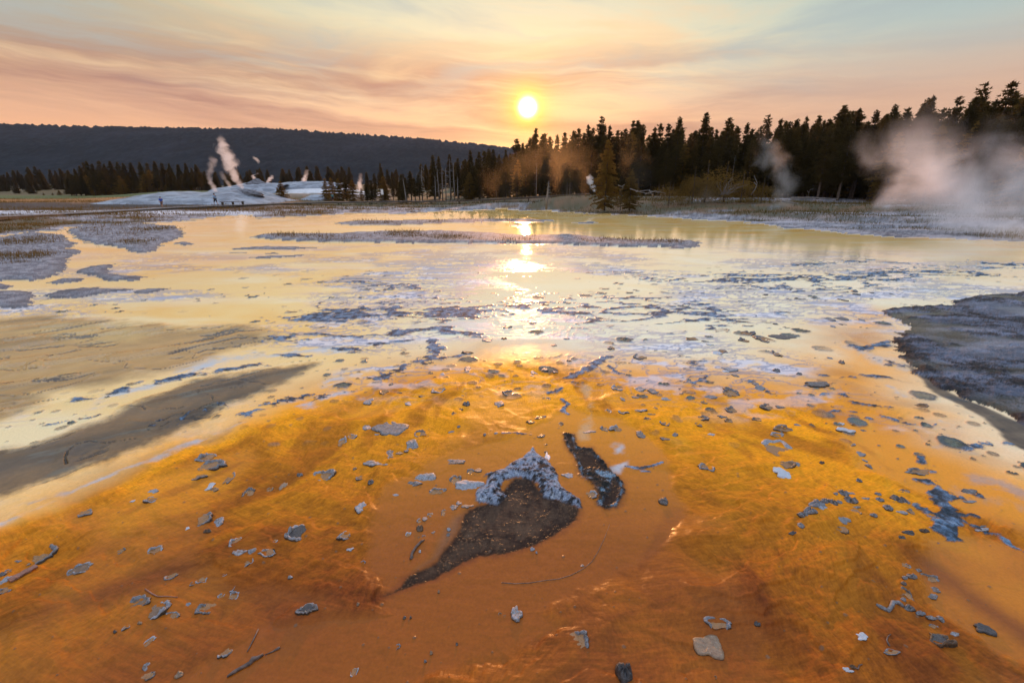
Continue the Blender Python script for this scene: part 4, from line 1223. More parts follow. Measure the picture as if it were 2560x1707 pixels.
DT = [(1275, 395, 118, .2, 26, 1.6, 'dead grey tree with drooping boughs, leftmost of the bare trunks'), (1095, 545, 104, -.5, 4, .2, 'leaning bare grey stem left of the drooping dead tree'),
      (1440, 510, 119, .1, 10, .2, 'short bare grey trunk right of the drooping dead tree'), (1480, 430, 120, -.2, 14, .2, 'tall bare grey trunk in the left of the bleached cluster'), (1520, 400, 121, .1, 16, .2, 'bare grey trunk in the middle of the bleached cluster'),
      (1560, 420, 120, .2, 16, .3, 'twiggy bare grey trunk right of the middle of the bleached cluster'), (1610, 300, 121, .1, 12, .1, 'tallest bare grey trunk in the bleached cluster'), (1662, 345, 118, -.1, 4, .1, 'straight thin grey trunk, rightmost of the bleached cluster'), (1705, 520, 117, .1, 6, .1, 'low grey stub right of the bleached cluster')]
for i, (a, b, dp, ln, nb, dr, lb) in enumerate(DT):
    p = D(780 + a / ZF, 330 + b / ZF, dp - 6)
    dead_tree(p[0], p[1], p[2] - float(terrain(p[0], p[1])), ln, nb, dr, 300 + i, lb, rr=.14)
p = D(*ts(2, 1330, 340), 106); dead_tree(p[0], p[1], p[2] - float(terrain(p[0], p[1])), 0, 5, .1, 320, 'pale bare trunk standing among the pines below the sun', rr=.10)
p = D(*ts(2, 1398, 462), 60); dead_tree(p[0], p[1], p[2] - float(terrain(p[0], p[1])), .25, 7, .2, 321, 'short grey snag on the grassy bank below the sun', rr=.16)
p = D(*ts(3, 375, 560), 85); dead_tree(p[0], p[1], p[2] - float(terrain(p[0], p[1])), 0, 5, .1, 322, 'thin pale trunk among the pines right of the rounded bushes', rr=.08)


def branches(name, pts_list, depth, label, rr=.06):
    """bare fallen limbs given as photo polylines at one distance"""
    b = MB(); r = random.Random(len(label))
    for pts in pts_list:
        w3 = [D(*ts(*q), depth + r.uniform(-.5, .5)) for q in pts]
        n = len(w3)
        b.tube(w3, [rr * (1 - .75 * i / max(1, n - 1)) for i in range(n)], 6)
    o = b.build(name, M_dead, None, True)
    return tag(o, label, 'dead branch', 'fallen dead branches on the bank')


branches('dead_branch', [[(3, 480, 832), (3, 510, 790), (3, 522, 750), (3, 500, 700)], [(3, 518, 765), (3, 500, 745)]], 50, 'crooked dead stem rising from the bank before the bushes', .07)
branches('dead_branch', [[(3, 865, 850), (3, 870, 820), (3, 880, 795), (3, 905, 788)], [(3, 870, 815), (3, 858, 800)]], 52, 'small forked dead branch sticking up before the dark wood', .05)
br_ = []
for i in range(26):
    x0 = R.uniform(270, 330); a = R.uniform(.2, 2.4); l = R.uniform(50, 130)
    br_.append([(3, x0, 830), (3, x0 + math.cos(a) * l * .6, 830 - abs(math.sin(a)) * l * .7), (3, x0 + math.cos(a) * l + 30, 830 - abs(math.sin(a)) * l)])
branches('dead_branch', br_, 54, 'tangled grey dead branches piled beside the olive bush', .02)
br_ = [[(2, 1960, 520), (2, 2040, 545), (2, 2120, 555)], [(2, 2000, 540), (2, 2080, 530), (2, 2160, 548)], [(2, 2060, 556), (2, 2130, 535), (2, 2200, 550)], [(2, 2100, 550), (2, 2090, 525)], [(2, 2150, 550), (2, 2170, 530)]]
branches('dead_branch', br_, 52, 'grey fallen branches lying right of the young olive pine', .06)
branches('dead_branch', [[(2, 1880, 495), (2, 1915, 510), (2, 1890, 535)], [(2, 1905, 505), (2, 1925, 490)]], 51, 'pale broken branch against the foot of the broad pine', .05)
branches('dead_branch', [[(3, 750, 852), (3, 900, 850), (3, 1065, 858)], [(3, 690, 872), (3, 760, 885), (3, 800, 890)]], 48, 'long grey log lying along the shore before the dark wood', .10)
# ------------------------------------------------------------------ boardwalk, bench, sign, people
M_deck = simple('weathered boards', (.15, .135, .125), (.24, .22, .205), 6, .8, .4, .01)
M_post = simple('dark timber', (.07, .055, .045), (.15, .12, .10), 9, .85, .4, .01)
BW = [(-160, 502, 30.5), (-60, 499, 34.5), (0, 496.5, 37.5), (110, 492, 44), (200, 487.5, 49), (290, 482, 55), (367, 477.5, 60), (430, 475, 65), (492, 472.6, 70), (560, 470, 76), (640, 467, 84), (720, 464.8, 90), (800, 463.4, 95), (900, 462.2, 98), (980, 461.5, 99), (1050, 460.5, 98), (1100, 459, 95), (1160, 456, 90), (1210, 453, 86), (1260, 450, 83), (1305, 447.5, 80), (1350, 444.5, 78)]
bw = np.array([D(a * DS, b * DS, d) for a, b, d in BW])
rt = empty('boardwalk', bw[0]); tag(rt, 'long weathered timber boardwalk running behind the pool', 'boardwalk')
dk_ = MB(); ns_ = 0
seglen = np.concatenate([[0], np.cumsum(np.linalg.norm(np.diff(bw, axis=0), axis=1))])
tot = seglen[-1]


def bw_at(s_):
    return np.array([np.interp(s_, seglen, bw[:, k]) for k in range(3)])


wd_ = 1.9
nseg = int(tot / .55)
for i in range(nseg):
    a = bw_at(tot * i / nseg); c = bw_at(tot * (i + .94) / nseg)
    d = Vector(c - a); L = d.length; mid_ = (a + c) / 2 - bw[0]
    rot = d.to_track_quat('X', 'Z').to_matrix()
    dk_.box(mid_ + np.array([0, 0, -.02 + R.uniform(-.006, .006)]), (L, wd_ + R.uniform(-.03, .03), .05), rot)
dk_.build('deck', M_deck, rt)
jo = MB()
for i in range(int(tot / 3)):
    a = bw_at(tot * i / int(tot / 3)); c = bw_at(tot * (i + 1) / int(tot / 3)); d = Vector(c - a)
    rot = d.to_track_quat('X', 'Z').to_matrix()
    for sgn in (-1, 1):
        off = rot @ Vector((0, sgn * (wd_ / 2 - .12), -.15))
        jo.box((a + c) / 2 - bw[0] + np.array(off), (d.length, .09, .20), rot)
jo.build('joist', M_post, rt)
for i in range(0, int(tot / 3), 2):
    a = bw_at(tot * i / int(tot / 3)); g0 = float(terrain(a[0], a[1])) - .4
    hgt = max(a[2] - .26 - g0, .15)
    for sgn in (-1, 1):
        MBp = MB(); MBp.box((a[0] - bw[0][0], a[1] - bw[0][1] + sgn * .7, a[2] - .255 - hgt / 2 - bw[0][2]), (.16, .14, hgt))
        MBp.build('post', M_post, rt)

# bench on the boardwalk behind the walking man
def along_bw(Xd):
    """boardwalk point under a photo x"""
    best = min(range(2000), key=lambda i: abs(bw_at(tot * i / 1999)[0] / bw_at(tot * i / 1999)[1] - ux(Xd)))
    return bw_at(tot * best / 1999)


XB0, XB1 = (300 + 1150 / ZF) / DS, (300 + 1432 / ZF) / DS
b0, b1 = along_bw(XB0), along_bw(XB1)
off = np.array([-.25, .75, 0])
b0 = b0 + off; b1 = b1 + off
rt = empty('bench', b0); tag(rt, 'long low timber bench on the boardwalk beside the walking man', 'bench')
dv = Vector(b1 - b0); rot = dv.to_track_quat('X', 'Z').to_matrix()
st = MB(); st.box(np.array(dv) / 2 + np.array([0, 0, .47]), (dv.length, .34, .08), rot); st.build('seat', M_post, rt)
for q in (.07, .5, .93):
    lg = MB(); lg.box(np.array(dv) * q + np.array([0, 0, .215]), (.22, .26, .43), rot); lg.build('leg', M_post, rt)

# leaning white sign behind the boardwalk
ps = D(780 + 838 / ZF, 330 + 812 / ZF, 101); pt = D(780 + 822 / ZF, 330 + 676 / ZF, 101)
rt = empty('sign', ps); tag(rt, 'small white sign on a leaning post behind the boardwalk', 'sign')
dv = Vector(pt - ps); q = MB(); q.tube([(0, 0, -.4), tuple(dv * .98)], [.07, .06], 6); q.build('post', M_post, rt)
M_sign = simple('white sign paint', (.74, .74, .73), (.80, .80, .79), 3, .5)
rot = Matrix.Rotation(math.atan2(dv.x, dv.z), 3, 'Y')
pn = MB(); pn.box(tuple(dv * .78 + Vector((0, -.1, 0))), (.5, .05, dv.length * .46), rot); pn.build('panel', M_sign, rt)


# people
def flat_mat(name, c, rough=.8):
    return simple(name, tuple(k * .85 for k in c), tuple(min(1, k * 1.1) for k in c), 25, rough, .2, .004)


M_skin = flat_mat('skin', (.36, .20, .14), .55)
M_hair = flat_mat('dark hair', (.03, .022, .018))


def skin_obj(name, pts, edges, radii, mat, parent, root=0):
    me = bpy.data.meshes.new(name); me.from_pydata([tuple(p) for p in pts], edges, []); me.update()
    o = link(name, me, mat, parent)
    md = o.modifiers.new('skin', 'SKIN'); md.use_smooth_shade = True
    for i, r_ in enumerate(radii):
        me.skin_vertices[0].data[i].radius = (r_, r_)
        me.skin_vertices[0].data[i].use_root = (i == root)
    o.modifiers.new('sub', 'SUBSURF').render_levels = 2
    return o


def person(p, h, heading, label, shirt, shorts, stride=.28, arm=.25, shoes=(.05, .045, .04)):
    rt = empty('person', p, heading); rt.scale = (h / 1.75,) * 3
    tag(rt, label, 'person')
    # x forward, y left, z up ; figure 1.75 high
    P = {'pelvis': (0, 0, .95), 'waist': (.01, 0, 1.08), 'chest': (.03, 0, 1.30), 'neck': (.05, 0, 1.47), 'jaw': (.065, 0, 1.56), 'head': (.06, 0, 1.66)}
    for s_, sg in (('l', 1), ('r', -1)):
        f = stride * sg
        P['hip' + s_] = (0, .09 * sg, .92)
        P['knee' + s_] = (f * .55 + .04, .10 * sg, .50)
        P['ank' + s_] = (f - (.02 if sg > 0 else .06), .10 * sg, .09 if sg > 0 else .14)
        P['toe' + s_] = (f + .15, .12 * sg, .035 if sg > 0 else .05)
        P['sh' + s_] = (.03, .19 * sg, 1.40)
        P['elb' + s_] = (.02 - f * arm * 1.8, .25 * sg, 1.13)
        P['wri' + s_] = (.09 - f * arm * 2.6, .25 * sg, .90)
        P['palm' + s_] = (.11 - f * arm * 2.8, .25 * sg, .835)
        for k in range(4):
            P[f'fa{k}{s_}'] = (.135 - f * arm * 2.8 - .022 * k, .262 * sg, .775 + .004 * abs(k - 1))
            P[f'fb{k}{s_}'] = (.135 - f * arm * 2.8 - .022 * k, .245 * sg, .735 + .010 * abs(k - 1))
        P['th' + s_] = (.15 - f * arm * 2.8, .235 * sg, .80)
    names = list(P); ix = {n: i for i, n in enumerate(names)}
    E_ = [('pelvis', 'waist'), ('waist', 'chest'), ('chest', 'neck'), ('neck', 'jaw'), ('jaw', 'head')]
    for s_ in 'lr':
        E_ += [('pelvis', 'hip' + s_), ('hip' + s_, 'knee' + s_), ('knee' + s_, 'ank' + s_), ('ank' + s_, 'toe' + s_), ('chest', 'sh' + s_), ('sh' + s_, 'elb' + s_), ('elb' + s_, 'wri' + s_), ('wri' + s_, 'palm' + s_), ('palm' + s_, 'th' + s_)]
        for k in range(4): E_ += [('palm' + s_, f'fa{k}{s_}'), (f'fa{k}{s_}', f'fb{k}{s_}')]
    rr = dict(pelvis=.125, waist=.115, chest=.14, neck=.058, jaw=.075, head=.098)
    def rad_(n):
        if n in rr: return rr[n]
        for k, v in (('hip', .085), ('knee', .056), ('ank', .04), ('toe', .035), ('sh', .062), ('elb', .043), ('wri', .03), ('palm', .034), ('fa', .010), ('fb', .008), ('th', .010)):
            if n.startswith(k): return v
    skin_obj('body', [P[n] for n in names], [(ix[a], ix[b]) for a, b in E_], [rad_(n) for n in names], M_skin, rt)
    def shell(name, ns, es, grow, mat):
        j = {n: i for i, n in enumerate(ns)}
        skin_obj(name, [P[n] for n in ns], [(j[a], j[b]) for a, b in es], [rad_(n) + grow for n in ns], mat, rt)
    shell('shirt', ['chest', 'waist', 'pelvis', 'shl', 'shr', 'elbl', 'elbr'], [('chest', 'waist'), ('waist', 'pelvis'), ('chest', 'shl'), ('chest', 'shr'), ('shl', 'elbl'), ('shr', 'elbr')], .022, shirt)
    shell('shorts', ['pelvis', 'hipl', 'hipr', 'kneel', 'kneer'], [('pelvis', 'hipl'), ('pelvis', 'hipr'), ('hipl', 'kneel'), ('hipr', 'kneer')], .030, shorts)
    hb = MB()
    me = bpy.data.meshes.new('hair'); bm_v = []; bm_f = []
    for i in range(7):
        ph = math.pi * .58 * i / 6
        for k in range(12):
            th = 6.283 * k / 12
            bm_v.append((.05 + .112 * math.sin(ph) * math.cos(th) - .012, .100 * math.sin(ph) * math.sin(th), 1.665 + .118 * math.cos(ph)))
    for i in range(6):
        for k in range(12):
            bm_f.append([i * 12 + k, i * 12 + (k + 1) % 12, (i + 1) * 12 + (k + 1) % 12, (i + 1) * 12 + k])
    me.from_pydata(bm_v, [], bm_f); me.update(); me.polygons.foreach_set('use_smooth', [True] * len(me.polygons))
    link('hair', me, M_hair, rt)
    fc = MB()
    fc.tube([(.155, 0, 1.665), (.178, 0, 1.635)], [.012, .018], 6); fc.build('nose', M_skin, rt, True)
    for sg in (-1, 1):
        e_ = MB(); e_.tube([(.145, .035 * sg, 1.675), (.156, .035 * sg, 1.675)], [.014, .010], 6); e_.build('eye', M_hair, rt, True)
        e_ = MB(); e_.tube([(.055, .098 * sg, 1.665), (.05, .112 * sg, 1.655)], [.026, .018], 6); e_.build('ear', M_skin, rt, True)
    e_ = MB(); e_.tube([(.148, -.025, 1.595), (.155, 0, 1.593), (.148, .025, 1.595)], [.006, .009, .006], 6); e_.build('mouth', flat_mat('lips', (.25, .10, .09)), rt, True)
    for s_ in 'lr':
        a_ = Vector(P['ank' + s_]); tt_ = Vector(P['toe' + s_]); q = MB()
        q.tube([tuple(a_ + Vector((-.07, 0, -.045))), tuple(a_ + Vector((0, 0, -.03))), tuple(tt_ + Vector((-.03, 0, .01))), tuple(tt_ + Vector((.05, 0, -.005)))], [.035, .055, .048, .025], 8)
        q.build('shoe', flat_mat('shoe leather', shoes), rt, True)
    return rt


pm_ = along_bw(492); pc_ = along_bw(367); pt_ = along_bw(762)
s1 = flat_mat('pale blue shirt', (.20, .32, .46)); s2 = flat_mat('royal blue shirt', (.02, .07, .34)); s3 = flat_mat('teal shirt', (.04, .22, .24))
d1_ = flat_mat('dark shorts', (.018, .018, .024)); d2_ = flat_mat('brown shorts', (.16, .08, .06))
person(pm_ + np.array([0, 0, .01]), 1.72, 2.7, 'person in pale blue shirt and dark shorts striding along the boardwalk by the bench', s1, d1_, .30)
person(pc_ + np.array([0, 0, .01]), 1.32, -1.2, 'small person in royal blue shirt on the boardwalk below the mound', s2, d2_, .16)
person(pt_ + np.array([0, .3, .01]), 1.65, -1.4, 'person in a teal shirt standing on the boardwalk among the dark pines', s3, d1_, .06)

# ------------------------------------------------------------------ white geyser mounds
M_mound = None
mt, t, b = material('streaked sinter'); M_mound = mt
p_ = t.node('ShaderNodeNewGeometry').outputs['Position']
sv = t.node('ShaderNodeVectorMath', operation='MULTIPLY'); t.put(sv.inputs[0], p_); sv.inputs[1].default_value = (.35, .35, 1.6)
n1 = t.noise(sv.outputs[0], 1.1, 7, .62, .6); n2 = t.noise(p_, 2.2, 5, .65)
c = t.mix(t.ss(.38, .62, n1), (.10, .11, .13), (.25, .275, .31))
c = t.mix(t.m('MULTIPLY', t.ss(.52, .72, n2), .7), c, (.20, .185, .16))
t.put(b.inputs['Base Color'], c); b.inputs['Roughness'].default_value = .5
t.put(b.inputs['Normal'], t.bump(t.m('ADD', n1, t.m('MULTIPLY', n2, .4)), .7, .15))
M_cone = simple('grey cone sinter', (.09, .088, .092), (.18, .18, .195), 3, .8, .7, .08)


def mound(name, prof, depth, halfw, label, seed, mat=M_mound, drop=1.0):
    """heap of sinter whose skyline follows photo points at one distance"""
    P = np.array([D(a * DS, b * DS, depth) for a, b in prof])
    nx, ny = 150, 46
    xs = np.linspace(P[0, 0], P[-1, 0], nx); zc = np.interp(xs, P[:, 0], P[:, 2])
    v = np.linspace(-1, 1, ny)
    Xm, Vm = np.meshgrid(xs, v)
    Ym = depth + Vm * halfw
    base = terrain(Xm, Ym) - .25
    body = np.clip(1 - np.abs(Vm) ** 1.9, 0, 1)
    Zm = base + (zc[None, :] - base) * body ** .75
    nf = (fbm(Xm.ravel() * .25, Ym.ravel() * .4, 5, seed) * .22 + ridged(Xm.ravel() * .5, Zm.ravel() * 2.2, 3, seed + 1) * .10).reshape(Xm.shape)
    Zm = Zm + nf * body * np.clip((zc[None, :] - base) / 1.5, 0, 1)
    ii = (np.arange(ny - 1)[:, None] * nx + np.arange(nx - 1)[None, :]).ravel()
    o0 = np.array([xs.mean(), depth, float(base.mean())])
    me = mesh_np(name, np.stack([Xm.ravel(), Ym.ravel(), Zm.ravel()], 1) - o0, np.stack([ii, ii + 1, ii + nx + 1, ii + nx], 1))
    o = link(name, me, mat, None, o0)
    return o


def cone(name, prof, depth, parent, mat, seed):
    P = np.array([D(a * DS, b * DS, depth) for a, b in prof])
    xm = P[:, 0].mean(); zs = P[:, 2]; it = int(np.argmax(zs)); xc = P[it, 0]
    zb = zs.min() - .4
    nt_, nr_ = 60, 26
    V = []
    half = lambda zz: (np.interp(zz, P[:it + 1, 2], xc - P[:it + 1, 0]) + np.interp(zz, P[it:, 2][::-1], (P[it:, 0] - xc)[::-1])) / 2
    for i in range(nr_):
        zz = zb + (zs.max() - zb) * i / (nr_ - 1)
        for k in range(nt_):
            th = 6.283 * k / nt_
            r_ = max(half(zz), .25) * (1 + .10 * math.sin(3 * th + seed) + .06 * math.sin(7 * th + i * .5) + .05 * R.uniform(-1, 1))
            V.append((xc + r_ * math.cos(th), depth + r_ * math.sin(th), zz + R.uniform(-.03, .03)))
    V.append((xc, depth, zs.max() - .3))
    Fq = [[i * nt_ + k, i * nt_ + (k + 1) % nt_, (i + 1) * nt_ + (k + 1) % nt_, (i + 1) * nt_ + k] for i in range(nr_ - 1) for k in range(nt_)]
    Ft = [[(nr_ - 1) * nt_ + k, (nr_ - 1) * nt_ + (k + 1) % nt_, nr_ * nt_] for k in range(nt_)]
    me = bpy.data.meshes.new(name); me.from_pydata(V, [], Fq + Ft); me.update(); me.polygons.foreach_set('use_smooth', [True] * len(me.polygons))
    o = link(name, me, mat, parent)
    if parent: o.matrix_parent_inverse = Matrix.Translation(-Vector(parent.location))
    return o


def zd(a, b): return ((300 + a / ZF) / DS, (330 + b / ZF) / DS)


mo_ = mound('geyser_mound', [zd(-220, 975), zd(0, 905), zd(200, 842), zd(400, 775), zd(560, 728), zd(700, 706), zd(820, 705), zd(900, 714), zd(1000, 716), zd(1130, 712), zd(1240, 722), zd(1300, 705), zd(1400, 690), zd(1520, 690), zd(1600, 728), zd(1700, 765), zd(1800, 800), zd(1900, 830), zd(2020, 862)], 93, 15, '', 501)
tag(mo_, 'broad white streaked sinter mound rising behind the bench', 'geyser mound')
cone('vent_cone', [zd(1265, 735), zd(1310, 705), zd(1360, 685), zd(1420, 674), zd(1470, 671), zd(1520, 680), zd(1570, 710), zd(1605, 738)], 91, mo_, M_cone, 1)
cone('vent_cone', [zd(1080, 722), zd(1105, 712), zd(1150, 708), zd(1190, 716), zd(1215, 728)], 92, mo_, M_cone, 2)
m2 = mound('geyser_mound', [zd(1180, 660), zd(1300, 645), zd(1400, 630), zd(1500, 608), zd(1620, 600), zd(1720, 600), zd(1850, 604), zd(1990, 625)], 150, 10, '', 511)
tag(m2, 'smaller far white mound with a jagged grey cone, behind the big mound', 'geyser mound')
cone('vent_cone', [zd(1480, 618), zd(1510, 590), zd(1535, 560), zd(1560, 552), zd(1605, 548), zd(1625, 575), zd(1680, 598), zd(1725, 606)], 148, m2, M_cone, 3)
m3 = mound('geyser_mound', [zd(1880, 612), zd(2000, 592), zd(2150, 584), zd(2350, 584), zd(2480, 590), zd(2640, 610)], 156, 8, '', 521)
tag(m3, 'flat far white terrace left of the small dark pines', 'geyser mound')
m4 = mound('geyser_mound', [zd(2140, 795), zd(2200, 770), zd(2260, 745), zd(2340, 740), zd(2420, 745), zd(2520, 790)], 112, 4, '', 531)
tag(m4, 'small pale mound among the pines beyond the boardwalk', 'geyser mound')
# ------------------------------------------------------------------ crust flakes, stones and twigs lying in the film
def flake_mat(name, c1, c2, c3, scale, rough):
    c1, c2, c3 = [tuple(q * .62 for q in c) for c in (c1, c2, c3)]
    mt, t, b = material(name)
    v = t.node('ShaderNodeNewGeometry').outputs['Position']
    oi = t.node('ShaderNodeObjectInfo').outputs['Random']
    n = t.noise(v, scale, 6, .65); n2 = t.noise(v, scale * 3.1, 4, .6)
    k = t.m('ADD', n, t.m('MULTIPLY', t.m('SUBTRACT', oi, .5), .18))
    c = t.mix(t.ss(.36, .60, k), c1, c2)
    c = t.mix(t.m('MULTIPLY', t.ss(.55, .7, n2), .7), c, c3)
    t.put(b.inputs['Base Color'], c); b.inputs['Roughness'].default_value = rough
    t.put(b.inputs['Normal'], t.bump(n2, .7, .004))
    return mt


FM = dict(grey=flake_mat('grey crust', (.12, .085, .06), (.25, .25, .27), (.46, .50, .57), 60, .5),
          pale=flake_mat('pale crust', (.20, .155, .125), (.38, .40, .45), (.58, .63, .70), 70, .45),
          white=flake_mat('white crust', (.50, .53, .58), (.66, .70, .76), (.74, .78, .82), 60, .35),
          dark=flake_mat('dark stone', (.045, .038, .036), (.10, .092, .092), (.20, .20, .21), 60, .5),
          tan=flake_mat('tan crust', (.26, .15, .08), (.36, .23, .13), (.46, .38, .30), 50, .4),
          brown=flake_mat('brown crust', (.06, .035, .02), (.16, .09, .045), (.30, .16, .06), 70, .5))
M_contact = flake_mat('stained and contact-shaded side', (.03, .018, .010), (.07, .042, .022), (.12, .08, .05), 60, .6)  # dark lower side band: contact shade painted in along with brown wet staining
FILM = dict(tan=flake_mat('wet tan hollow', (.33, .14, .03), (.42, .19, .05), (.42, .24, .10), 40, .12),
            dark=flake_mat('wet dark hollow', (.03, .022, .02), (.06, .045, .038), (.10, .08, .07), 40, .08),
            brown=flake_mat('wet brown hollow', (.15, .08, .035), (.24, .13, .06), (.28, .19, .12), 40, .1))


def flake(name, X, Y, w, h, style, tone, rot=0.0, film='tan', seed=None, thick=None, ang=None, frac=.6):
    """one flake of crust at a photo point; w, h its photo size"""
    seed = int(X * 13 + Y * 7) if seed is None else seed
    r = np.random.default_rng(seed)
    c = G(X, Y); a = max(np.linalg.norm(G(X + w / 2, Y) - G(X - w / 2, Y)) / 2, .006)
    bb = max((G(X, Y - h / 2)[1] - G(X, Y + h / 2)[1]) / 2, .006)
    thin = min(a, bb)
    tk = .8 * thick if thick else float(np.clip(thin * .26, .004, .018))
    nt_ = 34 if a > .02 else 18
    th = np.arange(nt_) * 6.2832 / nt_
    p = r.random(6) * 6.28
    out = 1 + .10 * np.sin(2 * th + p[0]) + .09 * np.sin(3 * th + p[1]) + .06 * np.sin(5 * th + p[2]) + .04 * np.sin(8 * th + p[3]) + .025 * r.normal(size=nt_)
    if style == 'stone': out = 1 + .10 * np.sin(2 * th + p[0]) + .08 * np.sin(3 * th + p[1]) + .05 * np.sin(5 * th + p[2])
    jag = r.normal(size=nt_); jag = (jag + np.roll(jag, 1)) * .5
    if style != 'stone': out = (out + .10 * jag + .08 * np.sin(4 * th + p[5])) * .93
    sink = r.random() * 6.28
    rim = 1 + .28 * np.sin(2 * th + p[4]) + .2 * np.sin(5 * th + p[5]) + .16 * r.normal(size=nt_)
    rim = np.clip(rim, .35, 1.8)
    if style == 'plate':
        R_ = [1.05, 1.0, .95, .8, .55, .28]; Zs = [-.5, .35, .95, 1.0, .92, .9]
    elif style == 'stone':
        R_ = [1.05, 1.0, .88, .68, .42, .2]; Zs = [-.4, .8, 1.6, 2.2, 2.5, 2.55]
    else:
        R_ = [1.06, 1.0, .93, .83, .72, .64]; Zs = [-.4, .55, 1.0, .95, .5, .12]
    lobe = np.ones(nt_)
    if style == 'ring':
        rim = rim * np.clip(.95 + .75 * np.sin(th + p[1]) + .35 * np.sin(3 * th + p[0]), .12, 1.7)
    if style == 'arc':
        a0 = (r.random() * 6.28) if ang is None else math.radians(ang)
        d = np.abs((th - a0 + math.pi) % (2 * math.pi) - math.pi) / math.pi
        lobe = np.clip((frac - d) / .14, -1.0, 1.0)
    V = []
    cr, sr = math.cos(math.radians(rot)), math.sin(math.radians(rot))
    for k, (q, zz) in enumerate(zip(R_, Zs)):
        wob = 1 + .02 * r.normal(size=nt_) * (k > 0)
        xr = out * q * wob * np.cos(th); yr = out * q * wob * np.sin(th)
        zk = zz * tk * (rim if style != 'plate' else 1 + .25 * (rim - 1)) if zz > 0 else np.full(nt_, zz * tk)
        if style == 'arc':
            zk = np.where(lobe < 1, np.minimum(zk, zk * np.maximum(lobe, 0) - tk * .9 * (lobe < 0) * 1.0), zk)
        if style in ('plate', 'ring') and thick is None: zk = zk - tk * 1.15 * np.clip(.18 + .82 * np.cos(th - sink) * min(q, 1.0), 0, 1) * (zz > 0)
        if style == 'stone': zk = zk * (1 + .12 * r.normal(size=nt_))
        V.append(np.stack([xr, yr, zk], 1))
    V = np.concatenate(V)
    # rotate within the unit frame before scaling keeps the photo's outline box
    xr = (V[:, 0] * cr - V[:, 1] * sr); yr = V[:, 0] * sr + V[:, 1] * cr
    V[:, 0] = xr * a; V[:, 1] = yr * bb
    nr_ = len(R_)
    fq = [[i * nt_ + k, i * nt_ + (k + 1) % nt_, (i + 1) * nt_ + (k + 1) % nt_, (i + 1) * nt_ + k] for i in range(nr_ - 1) for k in range(nt_)]
    fq = [q[::1] for q in fq]
    z0 = ground_at(c[0], c[1])
    verts_ = [tuple(v) for v in V]
    if style in ('plate', 'stone'):
        verts_.append((0, 0, float(V[-nt_:, 2].mean()))); ci = len(verts_) - 1
        fq += [[(nr_ - 1) * nt_ + k, (nr_ - 1) * nt_ + (k + 1) % nt_, ci] for k in range(nt_)]
    me = bpy.data.meshes.new(name); me.from_pydata(verts_, [], fq); me.update()
    me.polygons.foreach_set('use_smooth', [True] * len(me.polygons))
    me.materials.append(FM[tone]); me.materials.append(M_contact)
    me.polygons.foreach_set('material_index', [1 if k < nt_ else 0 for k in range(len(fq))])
    o = link(name, me, None, None, (c[0], c[1], z0 - .001))
    if style in ('ring', 'arc') and film and a > .016:
        inner = V[3 * nt_:4 * nt_].copy()
        zf = (.30 * tk if style == 'ring' else .002)
        vv = [(v[0] * .99, v[1] * .99, zf) for v in inner] + [(v[0] * .5, v[1] * .5, zf * .9) for v in inner] + [(0, 0, zf * .9)]
        ff = [[k, (k + 1) % nt_, nt_ + (k + 1) % nt_, nt_ + k] for k in range(nt_)] + [[nt_ + k, nt_ + (k + 1) % nt_, 2 * nt_] for k in range(nt_)]
        m2_ = bpy.data.meshes.new('hollow'); m2_.from_pydata(vv, [], ff); m2_.update()
        m2_.polygons.foreach_set('use_smooth', [True] * len(m2_.polygons))
        link('hollow', m2_, FILM[film], o)
    return o


SHAPE = dict(ring='ring-shaped flake', arc='curved crust sliver', plate='flat crust plate', stone='lumpy crust stone')
LMK = {}
